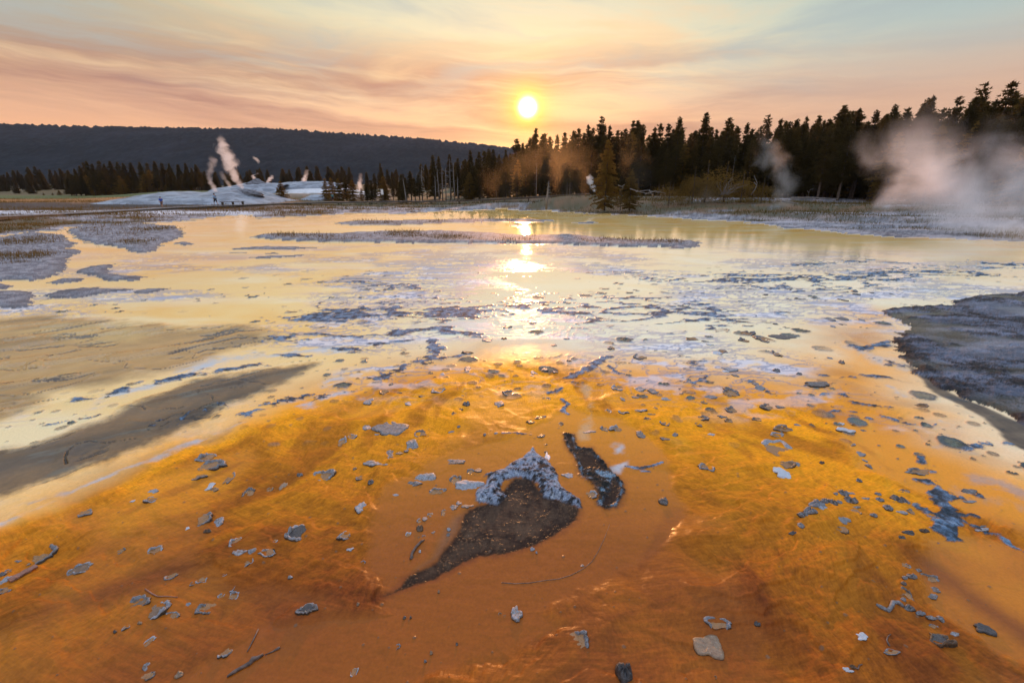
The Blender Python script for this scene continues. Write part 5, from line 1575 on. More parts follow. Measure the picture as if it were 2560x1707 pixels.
# flakes easy to single out: tile, x, y, w, h, style, tone, rot, extra, label
KEY = [(7, 2012, 582, 150, 120, 'ring', 'pale', 0, dict(film='dark', rotp=1), 'dark pear-shaped shell with a pale rim, upper part of it pinched', 'dark pear-shaped shell'),
       (6, 690, 1305, 108, 72, 'plate', 'white', -25, {}, 'bright white smooth plate lying alone on the orange mat', 'bright white plate'),
       (9, 190, 1325, 195, 175, 'plate', 'tan', 20, dict(thick=.016), 'large flat tan plate near the bottom edge', 'large flat tan plate'),
       (9, 252, 1185, 180, 95, 'arc', 'grey', -15, dict(film='tan', ang=100, frac=.75), 'lumpy grey scalloped crust touching the large flat tan plate', None),
       (8, 1915, 1525, 120, 130, 'stone', 'dark', 0, dict(thick=.022), 'large dark grey stone at the bottom edge of the picture', 'large dark stone at the bottom edge'),
       (7, 1075, 1085, 150, 130, 'ring', 'pale', 15, dict(film='brown'), 'large pale ring full of brown water beside the thin curved twig', 'large pale ring beside the curved twig'),
       (7, 940, 1030, 140, 115, 'arc', 'grey', 15, dict(film='brown', ang=60, frac=.62), 'grey hooked ring open toward the viewer, left of the large pale ring', None),
       (8, 1190, 1112, 82, 98, 'plate', 'pale', 0, dict(thick=.02), 'white triangular chip standing alone below the dark pond', 'white triangular chip'),
       (9, 1750, 1300, 150, 115, 'ring', 'brown', -20, dict(film='dark', thick=.022), 'burnt-looking brown ring with an orange lip', 'burnt-looking brown ring'),
       (9, 2055, 1215, 120, 85, 'plate', 'dark', -40, dict(thick=.016), 'black slab of crust tilted in the film near the right edge', 'black slab'),
       (6, 664, 1142, 225, 135, 'arc', 'pale', 0, dict(film='tan', ang=70, frac=.42), 'wide broken ring with an arched lip', 'wide broken ring with an arched lip'),
       (7, 1428, 108, 180, 85, 'arc', 'grey', 0, dict(film='tan', ang=40, frac=.7), 'lower half of the broken double shell, grey lipped', 'broken double shell'),
       (7, 1402, 48, 120, 62, 'ring', 'pale', 30, dict(film='tan'), 'upper half of the broken double shell, tan in the hollow', None),
       (8, 1605, 1290, 155, 135, 'arc', 'grey', -35, dict(film='tan', ang=60, frac=.45), 'split ring with one dark arched side', 'split ring'),
       (9, 1203, 1315, 92, 60, 'plate', 'white', -30, {}, 'white chip with a notched edge at the lower right', 'notched white chip'),
       (7, 2080, 1095, 138, 80, 'ring', 'pale', 0, dict(film='dark', thick=.018), 'pale knobbly ring alone in the smooth orange film', 'pale knobbly ring'),
       (6, 175, 1275, 104, 60, 'ring', 'grey', 0, dict(film='tan', thick=.018), 'grey bowl-shaped ring alone left of the bright white plate', 'grey bowl-shaped ring'),
       (5, 345, 850, 235, 100, 'plate', 'grey', -20, dict(thick=.014), 'largest frosted grey crust slab left of the pond', 'largest frosted grey slab'),
       (9, 1085, 578, 94, 50, 'ring', 'tan', -10, dict(film='tan'), 'tan oval ring on the pale fan of mat', 'tan oval ring'),
       (7, 545, 800, 140, 92, 'ring', 'pale', 30, dict(film='brown', rotp=1), 'pale ring half filled with brown, right of the wood plank', 'pale ring half filled with brown'),
       (7, 285, 695, 142, 112, 'ring', 'grey', 35, dict(film='tan', rotp=1), 'long faint ring with a blue-grey lump at its upper end', 'long faint ring'),
       (6, 1118, 1022, 108, 42, 'plate', 'white', 20, {}, 'bone-shaped white chip at the right', 'bone-shaped white chip'),
       (9, 1122, 1523, 66, 38, 'plate', 'white', -15, {}, 'small white chip nearest the bottom edge at the right', 'small white chip at the bottom'),
       (7, 2185, 175, 150, 85, 'ring', 'pale', 25, dict(film='tan', rotp=1, thick=.018), 'knotted blue-grey shell in the orange mat at the left of the ridge', 'knotted blue-grey shell'),
       (6, 930, 712, 175, 34, 'plate', 'grey', 5, dict(thick=.02), 'long dark grey bar of crust on the right', 'long dark grey bar'),
       (6, 690, 385, 165, 36, 'plate', 'dark', -5, dict(thick=.014), 'dark flat triangular crust in the pale water', 'dark triangular crust')]
for kk_ in KEY:
    tl, a, b, w_, h_, st_, tn, ro, ex, lb, lm = kk_
    X, Y = ts(tl, a, b); ex = dict(ex); ex.pop('rotp', 0)
    o = flake('crust_flake', X, Y, w_ / TF, h_ / TF, st_, tn, ro, **ex)
    tag(o, lb, 'crust flake')
    if lm: LMK[lm] = (X, Y)
LMK['big pale ridge'] = ts(5, 1300, 1130)
LMK['second dark pond'] = ts(5, 1760, 1150)
LMK['tail of the dark pond'] = ts(8, 480, 900)
LMK['reddish wood plank'] = ts(7, 155, 830)
LMK['lumpy dark stick'] = ts(7, 1650, 1460)
LMK['zigzag grey strip'] = ts(9, 1400, 1080)
LMK['frosted grey clump at the right'] = ts(9, 1780, 420)

# the rest: tile, x, y, w, h, style, tone, rot
G_, P_, W_, D_, T_, B_ = 'grey', 'pale', 'white', 'dark', 'tan', 'brown'
r_, a_, p_, s_ = 'ring', 'arc', 'plate', 'stone'
REST = [(7, 1355, 183, 92, 42, r_, P_, 20), (7, 1418, 243, 60, 55, p_, W_, 0), (7, 1452, 262, 50, 30, r_, T_, 20), (7, 1552, 190, 50, 90, a_, P_, 20), (7, 1040, 290, 62, 32, p_, P_, 25), (7, 1025, 345, 92, 46, r_, P_, 30), (7, 902, 348, 30, 24, p_, W_, 0), (7, 578, 430, 92, 56, r_, G_, 30), (7, 1685, 293, 86, 60, a_, G_, 0), (7, 1822, 262, 46, 30, r_, T_, 0), (7, 1917, 240, 52, 42, p_, T_, 0), (7, 2028, 175, 40, 20, s_, G_, 0), (7, 1383, 468, 96, 90, r_, G_, 30), (7, 1470, 485, 86, 76, p_, P_, 0), (7, 1265, 532, 34, 22, p_, W_, 30), (7, 1405, 550, 52, 20, s_, B_, 0),
        (7, 1865, 633, 38, 27, r_, W_, 0), (7, 1600, 637, 86, 70, r_, P_, 40), (7, 1630, 712, 100, 52, p_, P_, 0), (7, 1712, 715, 66, 42, p_, G_, 0), (7, 1812, 728, 100, 72, r_, P_, 0), (7, 1690, 782, 62, 56, r_, P_, 20), (7, 1055, 685, 92, 56, r_, P_, 30), (7, 818, 678, 46, 40, r_, G_, 30), (7, 125, 742, 42, 20, p_, G_, 20), (7, 188, 760, 30, 20, p_, T_, 20), (7, 20, 838, 42, 38, s_, G_, 0), (7, 62, 812, 40, 26, r_, G_, 0), (7, 35, 875, 58, 60, p_, P_, 0), (7, 25, 945, 68, 60, r_, G_, 40), (7, 1160, 842, 70, 72, a_, G_, 0), (7, 1305, 897, 36, 36, r_, P_, 0), (7, 1366, 873, 66, 56, r_, P_, 30), (7, 1495, 980, 46, 36, r_, P_, 30), (7, 1580, 978, 66, 60, r_, P_, 30), (7, 1572, 930, 36, 50, a_, P_, 0), (7, 1165, 1120, 100, 56, a_, P_, 20), (7, 1270, 1040, 40, 26, p_, G_, 0), (7, 1400, 1062, 142, 105, a_, G_, 0), (7, 855, 1195, 46, 50, r_, G_, 30), (7, 780, 1228, 24, 18, s_, D_, 0), (7, 950, 1175, 30, 20, s_, T_, 0), (7, 1010, 1300, 52, 88, a_, P_, 20), (7, 1520, 1365, 80, 100, r_, P_, 10), (7, 990, 1460, 48, 58, p_, G_, 0), (7, 1002, 1525, 90, 70, a_, G_, 30), (7, 1210, 1515, 56, 46, s_, T_, 0), (7, 1965, 880, 30, 22, s_, P_, 0), (7, 1520, 845, 28, 20, r_, P_, 0),
        (8, 145, 410, 76, 62, p_, P_, 0), (8, 35, 598, 84, 70, r_, P_, 0), (8, 70, 672, 46, 30, p_, P_, 0), (8, 1082, 1108, 28, 24, r_, T_, 0), (8, 1110, 1118, 18, 16, r_, T_, 0), (8, 95, 1495, 54, 80, r_, P_, 0), (8, 388, 1330, 42, 46, r_, G_, 0), (8, 617, 1365, 22, 24, s_, T_, 0), (8, 577, 1425, 17, 16, s_, G_, 0), (8, 790, 1305, 16, 14, s_, G_, 0), (8, 125, 1055, 20, 24, s_, T_, 0), (8, 667, 955, 16, 18, s_, T_, 0), (8, 435, 1132, 20, 22, s_, G_, 0), (8, 478, 1130, 12, 16, s_, G_, 0), (8, 1300, 668, 30, 26, s_, P_, 0), (8, 1328, 692, 14, 14, s_, P_, 0), (8, 1635, 775, 28, 22, p_, P_, 0), (8, 2185, 345, 60, 50, s_, G_, -30), (8, 580, 180, 160, 56, p_, P_, 15), (8, 500, 222, 100, 34, p_, G_, 10), (8, 870, 232, 190, 72, p_, P_, 22), (8, 655, 272, 128, 44, a_, P_, 0), (8, 780, 195, 80, 70, a_, G_, 0), (8, 775, 75, 148, 34, p_, G_, 5), (8, 240, 82, 150, 44, p_, P_, 18), (8, 100, 118, 24, 18, s_, T_, 0), (8, 132, 180, 50, 34, r_, G_, 0), (8, 208, 208, 44, 26, s_, G_, 0), (8, 535, 470, 36, 34, r_, P_, 0), (8, 575, 455, 34, 40, p_, G_, 0), (8, 610, 430, 44, 26, r_, P_, 0), (8, 700, 415, 40, 50, a_, G_, 0), (8, 765, 380, 72, 30, p_, P_, 10), (8, 805, 350, 40, 30, p_, G_, 0), (8, 860, 370, 80, 34, p_, G_, 10), (8, 880, 140, 50, 40, r_, G_, 0), (8, 930, 130, 60, 30, p_, G_, 0), (8, 460, 565, 40, 34, r_, W_, 0), (8, 540, 525, 50, 40, s_, B_, 0), (8, 565, 580, 30, 24, r_, G_, 0), (8, 630, 548, 26, 20, p_, G_, 0), (8, 735, 530, 26, 22, s_, P_, 0), (8, 732, 566, 24, 22, s_, P_, 0), (8, 540, 680, 18, 16, s_, W_, 0), (8, 485, 718, 20, 24, s_, G_, 0), (8, 375, 303, 44, 16, p_, P_, 0), (8, 155, 752, 32, 24, a_, P_, 0), (8, 1545, 170, 76, 34, p_, P_, 8), (8, 1700, 300, 80, 60, a_, P_, 0), (8, 1400, 45, 38, 66, p_, W_, 0),
        (5, 185, 842, 60, 38, p_, P_, 0), (5, 85, 905, 66, 30, r_, P_, 0), (5, 250, 885, 34, 14, p_, P_, 0), (5, 15, 940, 56, 60, r_, P_, 0), (5, 545, 880, 90, 50, a_, G_, 0), (5, 487, 948, 92, 56, p_, P_, 25), (5, 448, 988, 36, 20, p_, G_, 0), (5, 335, 1003, 64, 42, p_, G_, 0), (5, 405, 1000, 52, 24, p_, T_, 0), (5, 340, 1035, 40, 22, a_, P_, 0), (5, 668, 588, 112, 50, a_, P_, 0), (5, 557, 628, 46, 22, r_, T_, 0), (5, 868, 452, 60, 40, p_, P_, 0), (5, 855, 682, 46, 24, s_, G_, 0), (5, 1075, 680, 66, 40, p_, P_, 0), (5, 770, 745, 36, 18, r_, G_, 0), (5, 815, 715, 32, 16, r_, T_, 0), (5, 465, 672, 60, 22, p_, P_, 0), (5, 195, 662, 60, 52, p_, P_, 30), (5, 300, 600, 62, 40, a_, T_, 20), (5, 342, 548, 34, 20, r_, G_, 0), (5, 1140, 605, 92, 35, a_, G_, 0), (5, 1312, 465, 58, 20, p_, P_, 0), (5, 1380, 453, 60, 20, p_, G_, 0), (5, 1455, 465, 38, 15, p_, G_, 0), (5, 1300, 490, 34, 10, p_, P_, 0), (5, 1285, 800, 62, 28, r_, T_, 0), (5, 1350, 770, 92, 28, a_, G_, 0), (5, 755, 852, 46, 16, p_, G_, 0), (5, 803, 830, 24, 12, s_, G_, 0), (5, 1357, 892, 60, 28, a_, P_, 0), (5, 978, 895, 22, 16, s_, G_, 0), (5, 1055, 887, 28, 12, p_, G_, 0), (5, 1390, 948, 30, 14, r_, T_, 0), (5, 1395, 1003, 30, 16, r_, T_, 0), (5, 1490, 815, 40, 24, r_, T_, 0), (5, 1408, 638, 28, 14, r_, P_, 0), (5, 1810, 735, 56, 22, r_, P_, 0), (5, 1915, 742, 76, 28, a_, P_, 0), (5, 1880, 572, 92, 50, a_, P_, 0), (5, 1910, 645, 36, 26, p_, P_, 0), (5, 2018, 580, 92, 24, p_, P_, 0), (5, 2118, 592, 92, 36, p_, G_, 0), (5, 2030, 728, 82, 24, p_, P_, 0), (5, 2078, 790, 40, 18, r_, T_, 0), (5, 2035, 880, 76, 50, p_, G_, 0), (5, 1865, 845, 90, 44, a_, P_, 0), (5, 1790, 845, 60, 34, a_, G_, 0), (5, 2195, 815, 70, 46, a_, G_, 0), (5, 2260, 877, 50, 26, p_, G_, 0), (5, 2195, 908, 62, 28, p_, G_, 0), (5, 1680, 862, 100, 18, p_, G_, 0), (5, 2100, 750, 54, 14, r_, T_, 0), (5, 2130, 708, 34, 14, r_, T_, 0), (5, 2200, 645, 70, 18, p_, P_, 0), (5, 2000, 630, 70, 18, p_, G_, 0), (5, 690, 485, 30, 30, p_, P_, 0), (5, 615, 470, 34, 18, r_, T_, 0), (5, 400, 605, 44, 14, r_, T_, 0), (5, 1000, 245, 86, 22, p_, P_, 0), (5, 1110, 237, 40, 10, r_, T_, 0), (5, 865, 330, 96, 20, a_, G_, 0), (5, 1125, 158, 70, 12, a_, G_, 0), (5, 1530, 238, 46, 10, p_, G_, 0), (5, 1440, 280, 50, 14, p_, G_, 0), (5, 1365, 360, 22, 8, r_, G_, 0), (5, 1550, 385, 36, 12, r_, T_, 0), (5, 2030, 355, 110, 40, a_, G_, 0), (5, 1900, 242, 40, 10, r_, T_, 0), (5, 1935, 235, 26, 8, p_, G_, 0), (5, 1835, 300, 50, 30, r_, P_, 0),
        (6, 718, 1252, 112, 52, r_, T_, -15), (6, 785, 1248, 52, 28, p_, G_, -20), (6, 652, 1052, 92, 34, a_, P_, 0), (6, 700, 1022, 112, 38, r_, T_, 0), (6, 682, 988, 52, 18, p_, P_, 0), (6, 213, 1030, 50, 26, p_, P_, 0), (6, 332, 950, 66, 24, r_, T_, 0), (6, 285, 920, 60, 22, p_, G_, 0), (6, 152, 932, 80, 34, a_, G_, 0), (6, 172, 930, 60, 22, r_, T_, 0), (6, 128, 970, 48, 22, r_, T_, 0), (6, 525, 942, 66, 30, a_, G_, 0), (6, 1085, 972, 50, 20, p_, W_, -20), (6, 1160, 1118, 56, 20, r_, P_, -10), (6, 1180, 982, 38, 14, r_, T_, 0), (6, 1240, 1018, 38, 14, p_, G_, 0), (6, 1215, 1185, 60, 36, p_, G_, -30), (6, 1250, 1222, 30, 30, p_, G_, 0), (6, 1275, 1262, 30, 30, s_, G_, 0), (6, 1208, 1366, 40, 20, s_, G_, 0), (6, 958, 1238, 32, 18, s_, B_, 0), (6, 1632, 850, 100, 22, r_, T_, -8), (6, 570, 400, 140, 44, a_, G_, 0), (6, 452, 365, 102, 26, r_, G_, 0), (6, 438, 412, 72, 22, r_, G_, 0), (6, 82, 400, 92, 22, r_, T_, 0), (6, 172, 414, 52, 12, p_, G_, 0), (6, 203, 436, 52, 14, p_, W_, 0), (6, 250, 497, 66, 20, p_, W_, 0), (6, 288, 483, 66, 28, r_, G_, 0), (6, 658, 503, 62, 40, a_, G_, 0), (6, 1030, 315, 40, 14, p_, P_, 0), (6, 1085, 300, 28, 10, p_, G_, 0), (6, 1115, 300, 22, 8, p_, G_, 0), (6, 650, 299, 40, 10, p_, D_, 0), (6, 650, 617, 40, 16, s_, G_, 0), (6, 806, 638, 36, 12, s_, G_, 0), (6, 1100, 135, 46, 18, p_, G_, 0), (6, 1178, 80, 28, 10, s_, G_, 0), (6, 1195, 101, 46, 10, p_, D_, 0), (6, 1288, 86, 32, 10, p_, D_, 0), (6, 575, 100, 40, 8, p_, D_, 0), (6, 1432, 97, 24, 8, p_, D_, 0), (6, 1010, 268, 60, 24, p_, G_, 0), (6, 1090, 265, 80, 24, p_, G_, 0), (6, 1225, 272, 36, 18, p_, G_, 0), (6, 340, 770, 110, 60, a_, G_, 0), (6, 350, 880, 80, 46, a_, G_, 0), (6, 585, 865, 90, 40, a_, G_, 0), (6, 678, 858, 62, 24, p_, G_, 0), (6, 340, 605, 112, 36, p_, P_, 0), (6, 305, 618, 46, 18, p_, W_, 0), (6, 370, 645, 44, 22, p_, G_, 0), (6, 500, 700, 50, 28, p_, G_, 0), (6, 540, 735, 70, 30, p_, G_, 0), (6, 200, 795, 90, 24, p_, G_, 0), (6, 170, 830, 60, 20, a_, T_, 0), (6, 795, 990, 44, 20, p_, G_, 0), (6, 1090, 560, 36, 16, s_, G_, 0), (6, 1015, 530, 36, 14, p_, G_, 0),
        (9, 518, 1190, 42, 34, s_, D_, 0), (9, 1085, 512, 96, 44, p_, G_, -20), (9, 1415, 1405, 112, 42, r_, G_, -25), (9, 235, 1533, 26, 24, r_, T_, 0), (9, 918, 405, 120, 46, s_, G_, -15), (9, 960, 435, 80, 30, p_, P_, -20), (9, 820, 485, 72, 38, s_, G_, 0), (9, 868, 462, 92, 44, s_, G_, -25), (9, 805, 555, 42, 40, s_, G_, 0), (9, 762, 600, 66, 22, s_, D_, 0), (9, 970, 378, 46, 34, s_, G_, 0), (9, 1022, 385, 54, 46, s_, G_, -30), (9, 1068, 377, 36, 26, s_, G_, 0), (9, 1146, 360, 74, 44, s_, G_, -15), (9, 1095, 312, 60, 40, s_, G_, -25), (9, 1045, 318, 30, 18, s_, G_, 0), (9, 1155, 295, 60, 20, p_, G_, -10), (9, 1250, 345, 50, 22, p_, G_, 0), (9, 1345, 355, 50, 26, s_, G_, 0), (9, 1470, 345, 82, 44, s_, G_, -10), (9, 1527, 362, 46, 30, s_, G_, 0), (9, 1395, 415, 62, 34, s_, G_, 0), (9, 1490, 435, 66, 38, p_, P_, 0), (9, 1555, 430, 52, 42, a_, G_, 0), (9, 1335, 305, 38, 20, s_, G_, 0), (9, 1300, 465, 44, 26, s_, G_, 0), (9, 1180, 447, 62, 36, r_, T_, -20), (9, 1182, 403, 60, 20, p_, P_, 0), (9, 1600, 375, 60, 24, p_, G_, 0), (9, 1535, 582, 80, 28, s_, D_, 0), (9, 1490, 608, 50, 20, s_, D_, 0), (9, 1640, 562, 60, 24, s_, B_, 0), (9, 1520, 788, 60, 38, a_, G_, -20), (9, 1560, 870, 60, 40, s_, G_, 0), (9, 1690, 865, 112, 60, a_, G_, 0), (9, 1600, 815, 60, 24, p_, G_, 0), (9, 1530, 975, 62, 90, r_, G_, 20), (9, 1720, 940, 68, 40, p_, G_, -20), (9, 1700, 985, 72, 50, p_, G_, -30), (9, 1515, 875, 40, 24, s_, G_, 0), (9, 1508, 912, 36, 24, s_, G_, 0), (9, 1505, 1018, 40, 26, s_, G_, 0), (9, 1546, 1076, 76, 42, s_, G_, 0), (9, 1622, 1112, 60, 30, s_, G_, 0), (9, 1700, 1142, 82, 38, p_, G_, 0), (9, 1755, 1152, 40, 46, s_, G_, 0), (9, 1710, 1195, 62, 36, a_, G_, 0), (9, 1848, 1262, 62, 26, p_, P_, -30), (9, 1515, 280, 80, 24, r_, G_, -15), (9, 1620, 145, 190, 50, a_, G_, -15), (9, 1960, 280, 110, 40, p_, G_, -20), (9, 1950, 340, 80, 30, p_, G_, -10), (9, 2040, 530, 100, 30, p_, P_, -20), (9, 2040, 495, 60, 24, p_, G_, -10), (9, 1155, 1500, 40, 24, s_, B_, 0)]
for q in REST:
    pass
used_ = {}
rest = []
for q in REST:
    tl, a, b, w_, h_, st_, tn, ro = q
    X, Y = ts(tl, a, b)
    dd_ = sorted((math.hypot(X - c[0], (Y - c[1])), n) for n, c in LMK.items())
    lm = dd_[0][1]; vx, vy = X - LMK[lm][0], Y - LMK[lm][1]
    dr = ('right of' if vx > 0 else 'left of') if abs(vx) > abs(vy) else ('in front of' if vy > 0 else 'beyond')
    rest.append((X, Y, w_, h_, st_, tn, ro, lm, dr, dd_[0][0]))
rank_ = {}
for i, q in sorted(enumerate(rest), key=lambda e: e[1][9]):
    k = (q[4], q[5], q[7], q[8]); rank_[k] = rank_.get(k, 0) + 1; used_[i] = rank_[k]
tot_ = rank_
for i, (X, Y, w_, h_, st_, tn, ro, lm, dr, dd_) in enumerate(rest):
    n = used_[i]; many = tot_[(st_, tn, lm, dr)] > 1
    which = (f", {ordinal(n)} nearest," if n > 1 else ', the nearest,') if many else ''
    lb = f"{tn} {SHAPE[st_]}{which} {dr} the {lm}"
    o = flake('crust_flake' if st_ != 'stone' else 'crust_stone', X, Y, w_ / TF, h_ / TF, st_, tn, ro)
    tag(o, lb, 'crust flake' if st_ != 'stone' else 'crust stone', 'crust flakes lying in the film' if st_ != 'stone' else 'crust stones lying in the film')

# twigs, sticks and the plank
M_twig = simple('wet dark twig', (.07, .045, .035), (.15, .10, .08), 40, .5, .5, .003)
M_plank = simple('reddish wet wood', (.16, .07, .045), (.26, .12, .08), 30, .45, .5, .003)


def stick(name, tl, pts, r0, label, mat, lift=.004, cat='twig'):
    w3 = []
    for i, (a, b) in enumerate(pts):
        c = G(*ts(tl, a, b)); w3.append((c[0], c[1], ground_at(c[0], c[1]) + lift))
    n = len(w3); o0 = Vector(w3[0]); m_ = MB()
    rr = r0 if isinstance(r0, list) else [r0 * (1 - .5 * i / (n - 1)) for i in range(n)]
    m_.tube([Vector(p) - o0 for p in w3], rr, 8)
    return tag(m_.build(name, mat, None, True, o0), label, cat)


stick('twig', 7, [(985, 942), (1030, 972), (1070, 992), (1130, 996), (1205, 995)], .0045, 'thin curved twig lying beyond the large pale ring', M_plank)
stick('twig', 7, [(1748, 1210), (1725, 1262), (1700, 1310), (1672, 1362)], .0042, 'thin straight dark twig in the smooth orange film', M_twig)
stick('stick', 7, [(1535, 1530), (1580, 1500), (1630, 1470), (1690, 1440), (1712, 1412), (1745, 1402), (1782, 1380)], [.004, .008, .0075, .010, .013, .008, .006], 'lumpy dark stick near the bottom edge', M_twig, .005, 'stick')
stick('stick', 7, [(1790, 1382), (1840, 1362), (1885, 1338), (1895, 1333)], [.002, .003, .007, .004], 'knobbed end broken off the lumpy dark stick', M_twig, .003, 'stick')
stick('grass_stem', 8, [(1090, 890), (1180, 897), (1280, 893), (1385, 880), (1480, 868), (1560, 842), (1640, 800), (1700, 752), (1745, 680), (1790, 590), (1822, 500)], .0026, 'long thin curved stem lying in front of the dark pond', M_twig, .001, 'stem')
stick('twig', 8, [(475, 735), (490, 690), (515, 650), (550, 618), (572, 606)], [.004, .009, .008, .008, .004], 'curved dark twig left of the dark pond', M_twig, .006)
stick('twig', 9, [(1398, 1365), (1380, 1325), (1390, 1300), (1410, 1278)], .004, 'forked wet twig beyond the long grey ring at the right', M_twig, .002)
stick('twig', 9, [(1165, 1500), (1190, 1510), (1200, 1485), (1220, 1478)], .004, 'small hooked twig beside the small white chip', M_twig, .003)
zz_ = [(1318, 1062), (1350, 1080), (1398, 1102), (1420, 1075), (1432, 1045), (1470, 1050), (1505, 1072)]
stick('crust_strip', 9, zz_, [.006, .011, .011, .010, .011, .012, .008], 'zigzag grey strip of crust at the lower right', FM['grey'], .003, 'crust strip')
pa, pb = G(*ts(7, 62, 880)), G(*ts(7, 250, 780))
dv = Vector(pb - pa); rot = dv.to_track_quat('X', 'Z').to_matrix()
m_ = MB(); nseg = 14; rr_ = random.Random(5)
V_ = []; w0 = .021
for i in range(nseg + 1):
    f_ = i / nseg
    for yy_, zz2 in ((-1, -.3), (-1, .8), (0, 1.0), (1, .8), (1, -.3)):
        V_.append(tuple(rot @ Vector((dv.length * f_, yy_ * w0 * (1 - .25 * f_ + rr_.uniform(-.12, .12)), .008 * zz2 + rr_.uniform(-.0015, .0015)))))
Fk = [[i * 5 + k, i * 5 + k + 1, (i + 1) * 5 + k + 1, (i + 1) * 5 + k] for i in range(nseg) for k in range(4)] + [[0, 1, 2, 3, 4], [nseg * 5 + k for k in (4, 3, 2, 1, 0)]]
me = bpy.data.meshes.new('wood_plank'); me.from_pydata(V_, [], Fk); me.update()
tag(link('wood_plank', me, M_plank, None, (pa[0], pa[1], ground_at(pa[0], pa[1]) + .002)), 'reddish splinter of wood plank half sunk at the left edge', 'wood plank')

# ------------------------------------------------------------------ grass: blades in the masks of the ground
rgen = np.random.default_rng(77)
cand = np.nonzero(gmask > .12)[0]
pick = cand[rgen.random(len(cand)) < gmask[cand] * .9]
cnt = 4
gx = np.repeat(x[pick], cnt); gy = np.repeat(y[pick], cnt)
spread = np.clip(gy * .010, .05, .8)
gx = gx + rgen.normal(size=len(gx)) * spread; gy = gy + rgen.normal(size=len(gy)) * spread * 2.0
ok = gy > 7; gx = gx[ok]; gy = gy[ok]
gz = np.array(terrain(gx, gy)) * 0
# height of the ground under each blade by grid lookup
rI = np.clip(np.searchsorted(YR, gy) - 1, 0, nrow - 2); uu_ = gx / wid(gy); cI = np.clip(np.searchsorted(U, uu_) - 1, 0, ncol - 2)
gz = ZG[rI, cI]
nb_ = len(gx)
gh = (.10 + .26 * rgen.random(nb_) ** 1.6) * np.clip(gy / 45, .6, 1.5)
gw = np.clip(gy * .0005, .004, .03)
an = rgen.random(nb_) * 6.28; ln_ = rgen.normal(size=(nb_, 2)) * .35
b0_ = np.stack([gx - np.cos(an) * gw, gy - np.sin(an) * gw, gz - .02], 1); b1_ = np.stack([gx + np.cos(an) * gw, gy + np.sin(an) * gw, gz - .02], 1)
tp = np.stack([gx + ln_[:, 0] * gh, gy + ln_[:, 1] * gh, gz + gh], 1)
GV = np.stack([b0_, b1_, tp], 1).reshape(-1, 3)
mt, t, b = material('olive grass'); M_grass = mt
pp = t.node('ShaderNodeNewGeometry').outputs['Position']
t.put(b.inputs['Base Color'], t.mix(t.ss(.38, .62, t.noise(pp, .5, 5, .6)), (.030, .034, .008), (.10, .064, .017)))
b.inputs['Roughness'].default_value = .8; b.inputs['Specular IOR Level'].default_value = .1
tr = t.node('ShaderNodeBsdfTranslucent'); tr.inputs[0].default_value = (.22, .14, .03, 1)
ms = t.node('ShaderNodeMixShader'); ms.inputs[0].default_value = .35
t.nt.links.new(b.outputs[0], ms.inputs[1]); t.nt.links.new(tr.outputs[0], ms.inputs[2]); t.nt.links.new(ms.outputs[0], t.nt.nodes['Material Output'].inputs[0])
o = link('grass', mesh_np('grass', GV, np.arange(len(GV)).reshape(-1, 3)), M_grass)
tag(o, 'olive and tawny grass growing in tufts on the sinter banks and islands', 'grass', None, 'stuff')
print('grass blades', nb_)
